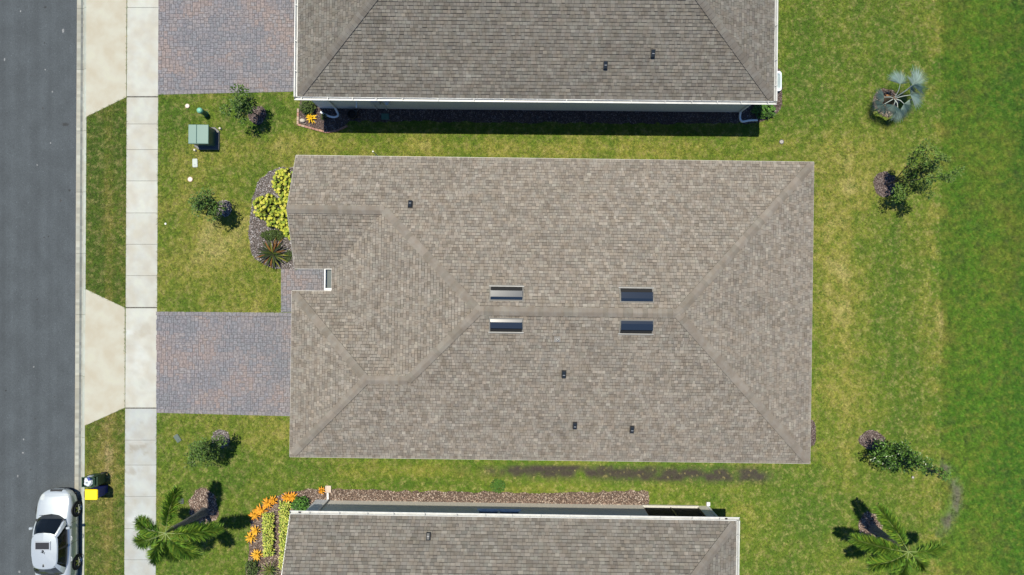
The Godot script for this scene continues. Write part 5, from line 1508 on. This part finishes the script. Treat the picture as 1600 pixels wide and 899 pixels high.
func wheelie_bin(label: String, at: Vector3, turn: float, col: Color, lid: Color, open: bool) -> void:
	var t := thing("wheeled_bin", label, "bin", at, turn)
	var w := 0.225; var d := 0.275; var H := 0.92
	var mb := MB.new()
	var ring := func(k: float, y: float) -> Array: return [Vector3(-w * k, y, -d * k), Vector3(w * k, y, -d * k), Vector3(w * k, y, d * k), Vector3(-w * k, y, d * k)]
	var lv := [ring.call(0.76, 0.06), ring.call(0.98, H), ring.call(1.06, H), ring.call(1.06, H + 0.04), ring.call(0.94, H + 0.04), ring.call(0.90, 0.35)]
	for i in lv.size() - 1:
		for s in 4:
			var A: Array = lv[i]; var B: Array = lv[i + 1]
			mb.quad(A[(s + 1) % 4], A[s], B[s], B[(s + 1) % 4], col)
	var bt: Array = lv[5]; mb.quad(bt[3], bt[2], bt[1], bt[0], col)
	var b0: Array = lv[0]; mb.quad(b0[0], b0[1], b0[2], b0[3], col)
	obj("body", mb, M.plastic, t)
	for s in [-1.0, 1.0]:
		var wm := MB.new()
		wm.lathe(PackedVector2Array([Vector2(0, 0.03), Vector2(0.05, 0.035), Vector2(0.11, 0.03), Vector2(0.12, 0.0), Vector2(0.11, -0.03), Vector2(0, -0.03)]), Vector3(s * (w - 0.02), 0.12, -d * 0.86), 16, Color(0.02, 0.02, 0.02), Basis(Vector3.BACK, PI / 2))
		obj("wheel", wm, M.rubber, t)
	var hb := MB.new(); hb.tube(PackedVector3Array([Vector3(-w * 0.8, H - 0.02, -d * 1.16), Vector3(w * 0.8, H - 0.02, -d * 1.16)]), PackedFloat32Array([0.018, 0.018]), 8, col * 0.8)
	for s in [-0.8, 0.8]: hb.tube(PackedVector3Array([Vector3(w * s, H - 0.02, -d * 1.16), Vector3(w * s, H - 0.01, -d * 0.98)]), PackedFloat32Array([0.018, 0.018]), 8, col * 0.8)
	obj("handle", hb, M.plastic, t)
	var lm := MB.new()
	if open:
		lm.box(Vector3(0, 0.50, -d * 1.17 - 0.05), Vector3(w * 2.05, 0.72, 0.03), lid, Basis(Vector3.RIGHT, -0.06))
		obj("lid", lm, M.plastic, t)
		# knotted white bag
		var bg := MB.new()
		var r := RandomNumberGenerator.new(); r.seed = 12
		var prof := [[0.02, 1.06], [0.05, 1.00], [0.15, 0.965], [0.20, 0.88], [0.21, 0.7], [0.18, 0.5]]
		var S := 16
		var pts := []
		for p in prof:
			var rg := PackedVector3Array()
			for s in S:
				var an := TAU * s / S
				var k := 1.0 + 0.10 * sin(an * 5.0 + p[1] * 8.0) + r.randf_range(-0.05, 0.05)
				rg.push_back(Vector3(cos(an) * p[0] * k * 1.05, p[1] + r.randf_range(-0.012, 0.012), sin(an) * p[0] * k * 1.2))
			pts.push_back(rg)
		for i in prof.size() - 1:
			for s in S:
				var u := (s + 1) % S
				bg.quad(pts[i + 1][u], pts[i + 1][s], pts[i][s], pts[i][u], jit(Color(0.52, 0.57, 0.60), 0.05))
		var bag := thing("rubbish_bag", "white knotted rubbish bag inside the open green bin", "bag", at)
		obj("bag_skin", bg, M.plastic, bag)
		var bb := MB.new(); bb.box(Vector3(0.09, 0.99, -0.17), Vector3(0.12, 0.03, 0.16), Color(0.03, 0.05, 0.22), Basis(Vector3.UP, 0.5)); obj("printed_patch", bb, M.plastic, bag)
	else:
		lm.prism(PackedVector2Array([Vector2(-w * 1.12, -d * 1.12), Vector2(w * 1.12, -d * 1.12), Vector2(w * 1.12, d * 0.95), Vector2(w * 0.98, d * 1.14), Vector2(-w * 0.98, d * 1.14), Vector2(-w * 1.12, d * 0.95)]), H + 0.035, H + 0.10, 0.03, lid, true)
		obj("lid", lm, M.plastic, t)
		var hm := MB.new(); hm.box(Vector3(0, H + 0.02, -d * 1.22), Vector3(w * 1.3, 0.05, 0.07), Color(0.02, 0.03, 0.06)); obj("hinge", hm, M.plastic, t)

# ---------------------------------------------------------------- car
func build_car() -> void:
	var t := thing("parked_car", "silver sedan with sunroof parked along the kerb", "car", Vector3(-22.28, -0.10, 12.22), 0.0)
	# local: -z is the front, length 4.55
	var silver := Color(0.50, 0.545, 0.56)
	# stations: z, half width, sill y, shoulder y, top y
	var st := [[-2.34, 0.26, 0.34, 0.48, 0.50], [-2.30, 0.46, 0.30, 0.52, 0.56], [-2.20, 0.63, 0.26, 0.57, 0.64], [-2.02, 0.765, 0.22, 0.63, 0.73], [-1.70, 0.85, 0.20, 0.68, 0.82], [-1.25, 0.89, 0.20, 0.72, 0.90], [-0.95, 0.89, 0.20, 0.75, 0.94], [-0.4, 0.89, 0.20, 0.78, 0.95], [0.4, 0.89, 0.20, 0.80, 0.95], [1.1, 0.89, 0.20, 0.82, 0.96], [1.55, 0.885, 0.20, 0.82, 1.00], [1.92, 0.85, 0.22, 0.80, 0.99], [2.13, 0.74, 0.26, 0.76, 0.94], [2.25, 0.55, 0.32, 0.66, 0.74]]
	var prof := func(s: Array) -> PackedVector3Array:
		var w: float = s[1]; var y0: float = s[2]; var y1: float = s[3]; var y2: float = s[4]
		var half := [Vector2(w * 0.90, y0), Vector2(w * 0.985, y0 + 0.08), Vector2(w, lerpf(y0, y1, 0.55)), Vector2(w * 0.99, y1 - 0.06), Vector2(w * 0.955, y1 + 0.02), Vector2(w * 0.86, lerpf(y1, y2, 0.62)), Vector2(w * 0.70, lerpf(y1, y2, 0.90)), Vector2(w * 0.35, y2)]
		var r := PackedVector3Array()
		for p in half: r.push_back(Vector3(p.x, p.y, s[0]))
		r.push_back(Vector3(0, y2 + 0.008, s[0]))
		for i in range(half.size() - 1, -1, -1): r.push_back(Vector3(-half[i].x, half[i].y, s[0]))
		return r
	# smooth the stations
	var fine := []
	for i in st.size() - 1:
		for k in 4:
			var f := k / 4.0
			var row := []
			for c in 5:
				var p0: float = st[maxi(i - 1, 0)][c]; var p3: float = st[mini(i + 2, st.size() - 1)][c]
				var a: float = st[i][c]; var b: float = st[i + 1][c]
				row.push_back(lerpf(a, b, f) if c == 0 else cubic_interpolate(a, b, p0, p3, f))
			fine.push_back(row)
	fine.push_back(st[st.size() - 1])
	var rings := []
	for s in fine: rings.push_back(prof.call(s))
	var body := MB.new()
	smooth_grid(body, rings, silver)
	for e in [0, rings.size() - 1]:
		var R: PackedVector3Array = rings[e]
		for i in range(1, R.size() - 1):
			if e == 0: body.tri(R[0], R[i], R[i + 1], silver)
			else: body.tri(R[0], R[i + 1], R[i], silver)
	var bo := obj("body", body, M.car_paint, t)
	# floor pan
	var pan := MB.new(); pan.box(Vector3(0, 0.23, 0), Vector3(1.5, 0.06, 4.2), Color(0.02, 0.02, 0.02)); obj("underbody", pan, M.rubber, t)
	# cabin: base outline at the belt line, edge of the roof above
	var base := func(u: float) -> Vector3:      # u 0..1 round the right half from front centre to rear centre
		var k := [Vector2(0, -1.28), Vector2(0.40, -1.22), Vector2(0.70, -1.02), Vector2(0.80, -0.62), Vector2(0.815, 0.0), Vector2(0.81, 0.6), Vector2(0.785, 1.15), Vector2(0.66, 1.62), Vector2(0.35, 1.74), Vector2(0, 1.76)]
		var f := u * 9.0; var i := mini(int(f), 8)
		var p: Vector2 = k[i].lerp(k[i + 1], f - i)
		return Vector3(p.x, 0.93 + (0.03 if p.y > 1.0 else 0.0), p.y)
	var roofe := func(u: float) -> Vector3:
		var k := [Vector2(0, -0.50), Vector2(0.33, -0.47), Vector2(0.53, -0.38), Vector2(0.595, -0.15), Vector2(0.61, 0.15), Vector2(0.605, 0.5), Vector2(0.575, 0.85), Vector2(0.50, 1.08), Vector2(0.27, 1.15), Vector2(0, 1.16)]
		var f := u * 9.0; var i := mini(int(f), 8)
		var p: Vector2 = k[i].lerp(k[i + 1], f - i)
		return Vector3(p.x, 1.375 + 0.035 * (1.0 - absf(p.x) / 0.62) + (0.015 if absf(p.y) < 0.6 else 0.0), p.y)
	var band := func(u0: float, u1: float, v0: float, v1: float, n: int, out: float, col: Color, mb: MB) -> void:
		for sgn in [1.0, -1.0]:
			for i in n:
				var ua := lerpf(u0, u1, float(i) / n); var ub := lerpf(u0, u1, float(i + 1) / n)
				for j in 4:
					var va := lerpf(v0, v1, j / 4.0); var vb := lerpf(v0, v1, (j + 1) / 4.0)
					var q := []
					for e in [[ua, va], [ub, va], [ub, vb], [ua, vb]]:
						var A: Vector3 = base.call(e[0]); var B: Vector3 = roofe.call(e[0])
						var p := A.lerp(B, e[1])
						var bulge: float = sin(PI * e[1]) * 0.035 + out
						var dirn := Vector3(p.x, 0, p.z * 0.35).normalized()
						p += dirn * bulge + Vector3(0, bulge * 0.5, 0)
						q.push_back(Vector3(p.x * sgn, p.y, p.z))
					if sgn > 0: mb.quad(q[0], q[3], q[2], q[1], col)
					else: mb.quad(q[0], q[1], q[2], q[3], col)
	# painted pillars and rails
	var pil := MB.new()
	band.call(0.195, 0.285, 0.0, 1.0, 3, 0.0, silver, pil)
	band.call(0.70, 0.775, 0.0, 1.0, 3, 0.0, silver, pil)
	band.call(0.285, 0.70, 0.90, 1.0, 8, 0.0, silver, pil)
	band.call(0.0, 0.195, 0.95, 1.0, 4, 0.0, silver, pil)
	band.call(0.775, 1.0, 0.94, 1.0, 4, 0.0, silver, pil)
	obj("pillars", pil, M.car_paint, t)
	var wsm := MB.new(); band.call(0.0, 0.195, 0.0, 0.95, 6, -0.004, Color.WHITE, wsm); obj("windscreen", wsm, M.glass, t)
	var rwm := MB.new(); band.call(0.775, 1.0, 0.0, 0.94, 6, -0.004, Color.WHITE, rwm); obj("rear_window", rwm, M.glass, t)
	for sgn in [1.0, -1.0]:
		for seg in [[0.285, 0.475], [0.495, 0.70]]:
			var sw := MB.new()
			for i in 5:
				var ua := lerpf(seg[0], seg[1], i / 5.0); var ub := lerpf(seg[0], seg[1], (i + 1) / 5.0)
				var q := []
				for e in [[ua, 0.04], [ub, 0.04], [ub, 0.90], [ua, 0.90]]:
					var p: Vector3 = base.call(e[0]).lerp(roofe.call(e[0]), e[1])
					p.x += 0.012
					q.push_back(Vector3(p.x * sgn, p.y + 0.004, p.z))
				if sgn > 0: sw.quad(q[0], q[3], q[2], q[1], Color.WHITE)
				else: sw.quad(q[0], q[1], q[2], q[3], Color.WHITE)
			obj("side_window", sw, M.glass, t)
		var bp := MB.new()
		var q2 := []
		for e in [[0.474, 0.0], [0.496, 0.0], [0.496, 0.91], [0.474, 0.91]]:
			var p: Vector3 = base.call(e[0]).lerp(roofe.call(e[0]), e[1]); q2.push_back(Vector3((p.x + 0.016) * sgn, p.y, p.z))
		bp.quad(q2[0], q2[3], q2[2], q2[1], Color(0.02, 0.02, 0.022)); obj("door_pillar", bp, M.paint, t)
	# roof skin
	var rf := MB.new()
	var rr := []
	for k in 7:
		var f := 1.0 - k / 6.0
		var ring := PackedVector3Array()
		for i in 33:
			var u := i / 16.0
			var p: Vector3 = roofe.call(u if u <= 1.0 else 2.0 - u)
			if u > 1.0: p.x = -p.x
			var ce := Vector3(0, 1.462, 0.33)
			ring.push_back(Vector3(lerpf(ce.x, p.x, f), lerpf(p.y, ce.y, 1.0 - f * f), lerpf(ce.z, p.z, f)))
		rr.push_back(ring)
	smooth_grid(rf, rr, silver, true)
	var ro := obj("roof", rf, M.car_paint, t)
	# sunroof
	var sf := MB.new(); sf.prism(rect(-0.40, -0.16, 0.36, 0.26), 1.43, 1.476, 0.012, Color(0.50, 0.52, 0.53)); var sfo := obj("sunroof", sf, M.car_paint, ro)
	var sg := MB.new(); sg.prism(rect(-0.345, -0.11, 0.305, 0.21), 1.46, 1.481, 0.004, Color(0.012, 0.014, 0.016)); obj("sunroof_glass", sg, M.plastic, sfo)
	var af := MB.new(); af.prism(PackedVector2Array([Vector2(0, 0.93), Vector2(0.03, 1.06), Vector2(-0.03, 1.06)]), 1.38, 1.48, 0.012, Color(0.03, 0.03, 0.03)); obj("antenna", af, M.plastic, ro)
	# cabin inside
	var inn := MB.new()
	inn.box(Vector3(0, 0.97, 0.2), Vector3(1.40, 0.02, 2.5), Color(0.02, 0.021, 0.022)); 
	inn.box(Vector3(0, 1.0, -0.82), Vector3(1.3, 0.05, 0.34), Color(0.025, 0.026, 0.028))
	for sx in [-0.36, 0.36]:
		inn.box(Vector3(sx, 1.10, 0.12), Vector3(0.44, 0.24, 0.14), Color(0.06, 0.06, 0.062), Basis(Vector3.RIGHT, 0.2))
		inn.box(Vector3(sx, 1.26, 0.17), Vector3(0.22, 0.13, 0.08), Color(0.06, 0.06, 0.062))
	inn.box(Vector3(0, 1.08, 1.02), Vector3(1.2, 0.2, 0.16), Color(0.05, 0.05, 0.052))
	obj("interior", inn, M.rubber, t)
	# lamps, grille, plates, mirrors, handles
	for sgn in [1.0, -1.0]:
		var hl := MB.new()
		hl.lathe(PackedVector2Array([Vector2(0, 0.05), Vector2(0.09, 0.045), Vector2(0.14, 0.02), Vector2(0.155, -0.03)]), Vector3(0.56 * sgn, 0.64, -2.0), 18, Color(0.60, 0.60, 0.55), Basis(Vector3(1, -0.12 * sgn, 0.15 * sgn), Vector3(0.2 * sgn, 0.85, -0.5), Vector3(0, 0.55, 1.1)))
		var ho := obj("headlight", hl, M.chrome, t)
		var hg := MB.new()
		hg.lathe(PackedVector2Array([Vector2(0, 0.075), Vector2(0.10, 0.07), Vector2(0.16, 0.035), Vector2(0.17, -0.03)]), Vector3(0.56 * sgn, 0.64, -2.0), 18, Color.WHITE, Basis(Vector3(1, -0.12 * sgn, 0.15 * sgn), Vector3(0.2 * sgn, 0.85, -0.5), Vector3(0, 0.55, 1.1)))
		obj("lens", hg, M.lens, ho)
		var tl := MB.new(); tl.box(Vector3(0.68 * sgn, 0.80, 2.17), Vector3(0.26, 0.14, 0.12), Color(0.35, 0.02, 0.02), Basis(Vector3.UP, 0.5 * sgn)); obj("tail_light", tl, M.plastic, t)
		var mi := MB.new()
		mi.prism(PackedVector2Array([Vector2(0.0, -0.05), Vector2(0.15, -0.085), Vector2(0.20, -0.03), Vector2(0.17, 0.05), Vector2(0.0, 0.045)]), -0.06, 0.075, 0.03, silver, true)
		var mo := obj("mirror", mi, M.car_paint, t)
		mo.position = Vector3(0.80 * sgn, 1.0, -0.62)
		if sgn < 0: mo.rotation.y = PI; mo.position.z = -0.62
		var dm := MB.new()
		for zz in [-0.05, 0.95]:
			dm = MB.new()
			dm.tube(PackedVector3Array([Vector3(0.885 * sgn, 0.80, zz - 0.10), Vector3(0.925 * sgn, 0.80, zz - 0.06), Vector3(0.925 * sgn, 0.80, zz + 0.06), Vector3(0.885 * sgn, 0.80, zz + 0.10)]), PackedFloat32Array([0.018, 0.018, 0.018, 0.018]), 8, Color(0.66, 0.68, 0.69))
			obj("door_handle", dm, M.car_paint, t)
		# door seams
		for zz in [-0.78, 0.22, 1.12]:
			var ds := MB.new(); ds.box(Vector3(0.886 * sgn, 0.58, zz), Vector3(0.012, 0.50, 0.010), Color(0.03, 0.03, 0.03)); obj("door_seam", ds, M.rubber, t)
		# wheels
		for zz in [-1.32, 1.28]:
			var wx: float = 0.80 * sgn
			var ba := Basis(Vector3.BACK, -PI / 2 * sgn)
			var ar := MB.new(); ar.lathe(PackedVector2Array([Vector2(0.385, -0.20), Vector2(0.385, 0.088), Vector2(0.37, 0.096), Vector2(0.0, 0.096)]), Vector3(wx, 0.36, zz), 26, Color(0.012, 0.012, 0.012), ba); obj("wheel_arch", ar, M.rubber, t)
			var ty := MB.new(); ty.lathe(PackedVector2Array([Vector2(0.21, 0.11), Vector2(0.235, 0.125), Vector2(0.285, 0.125), Vector2(0.315, 0.10), Vector2(0.325, 0.06), Vector2(0.325, -0.06), Vector2(0.30, -0.10), Vector2(0.20, -0.10)]), Vector3(wx, 0.325, zz), 28, Color(0.018, 0.018, 0.018), ba)
			var wo := obj("wheel", ty, M.rubber, t)
			var rm := MB.new()
			rm.lathe(PackedVector2Array([Vector2(0.19, 0.10), Vector2(0.215, 0.122), Vector2(0.218, 0.112)]), Vector3(wx, 0.325, zz), 28, Color(0.5, 0.5, 0.5), ba)
			for k in 6:
				var an := TAU * k / 6.0
				var dd := Vector3(0, sin(an), cos(an))
				rm.box(Vector3(wx + 0.112 * sgn, 0.325, zz) + dd * 0.115, Vector3(0.014, 0.20, 0.062), Color(0.5, 0.5, 0.5), Basis(Vector3.RIGHT, PI / 2 - an))
			rm.lathe(PackedVector2Array([Vector2(0.05, 0.118), Vector2(0.0, 0.124)]), Vector3(wx, 0.325, zz), 14, Color(0.45, 0.45, 0.45), ba)
			obj("rim", rm, M.chrome, wo)
	var gr := MB.new(); gr.box(Vector3(0, 0.55, -2.285), Vector3(0.56, 0.09, 0.10), Color(0.02, 0.02, 0.022)); obj("grille", gr, M.plastic, t)
	var bl := MB.new(); bl.box(Vector3(0, 0.36, -2.295), Vector3(0.60, 0.10, 0.08), Color(0.02, 0.02, 0.022)); obj("lower_grille", bl, M.plastic, t)
	var wp := MB.new()
	wp.tube(PackedVector3Array([Vector3(-0.55, 0.965, -1.22), Vector3(0.0, 0.985, -1.20), Vector3(0.05, 0.985, -1.20)]), PackedFloat32Array([0.009, 0.009, 0.012]), 6, Color(0.02, 0.02, 0.02)); obj("wiper", wp, M.rubber, t)

func smooth_grid(mb: MB, rings: Array, col: Color, flip := false) -> void:
	# quads between successive rings with normals averaged over neighbouring points
	var R := rings.size(); var C: int = rings[0].size()
	var nn := []
	for i in R:
		var row := PackedVector3Array()
		for j in C:
			var a: Vector3 = rings[mini(i + 1, R - 1)][j] - rings[maxi(i - 1, 0)][j]
			var b: Vector3 = rings[i][mini(j + 1, C - 1)] - rings[i][maxi(j - 1, 0)]
			var x := a.cross(b) if not flip else b.cross(a)
			x = x.normalized()
			if x.length() < 0.5: x = Vector3.UP
			row.push_back(x)
		nn.push_back(row)
	var s := 0.0
	for i in R:
		for j in C: s += nn[i][j].dot((rings[i][j] - Vector3(0, 0.6, rings[i][j].z)))
	if s < 0.0:
		for i in R:
			for j in C: nn[i][j] = -nn[i][j]
	for i in R - 1:
		for j in C - 1:
			var A: Vector3 = rings[i][j]; var B: Vector3 = rings[i][j + 1]; var D: Vector3 = rings[i + 1][j + 1]; var E: Vector3 = rings[i + 1][j]
			var n0: Vector3 = nn[i][j]; var n1: Vector3 = nn[i][j + 1]; var n2: Vector3 = nn[i + 1][j + 1]; var n3: Vector3 = nn[i + 1][j]
			if (B - A).cross(D - A).dot(n0 + n2) > 0.0:
				mb.stri(A, B, D, n0, n1, n2, col); mb.stri(A, D, E, n0, n2, n3, col)
			else:
				mb.stri(A, D, B, n0, n2, n1, col); mb.stri(A, E, D, n0, n3, n2, col)
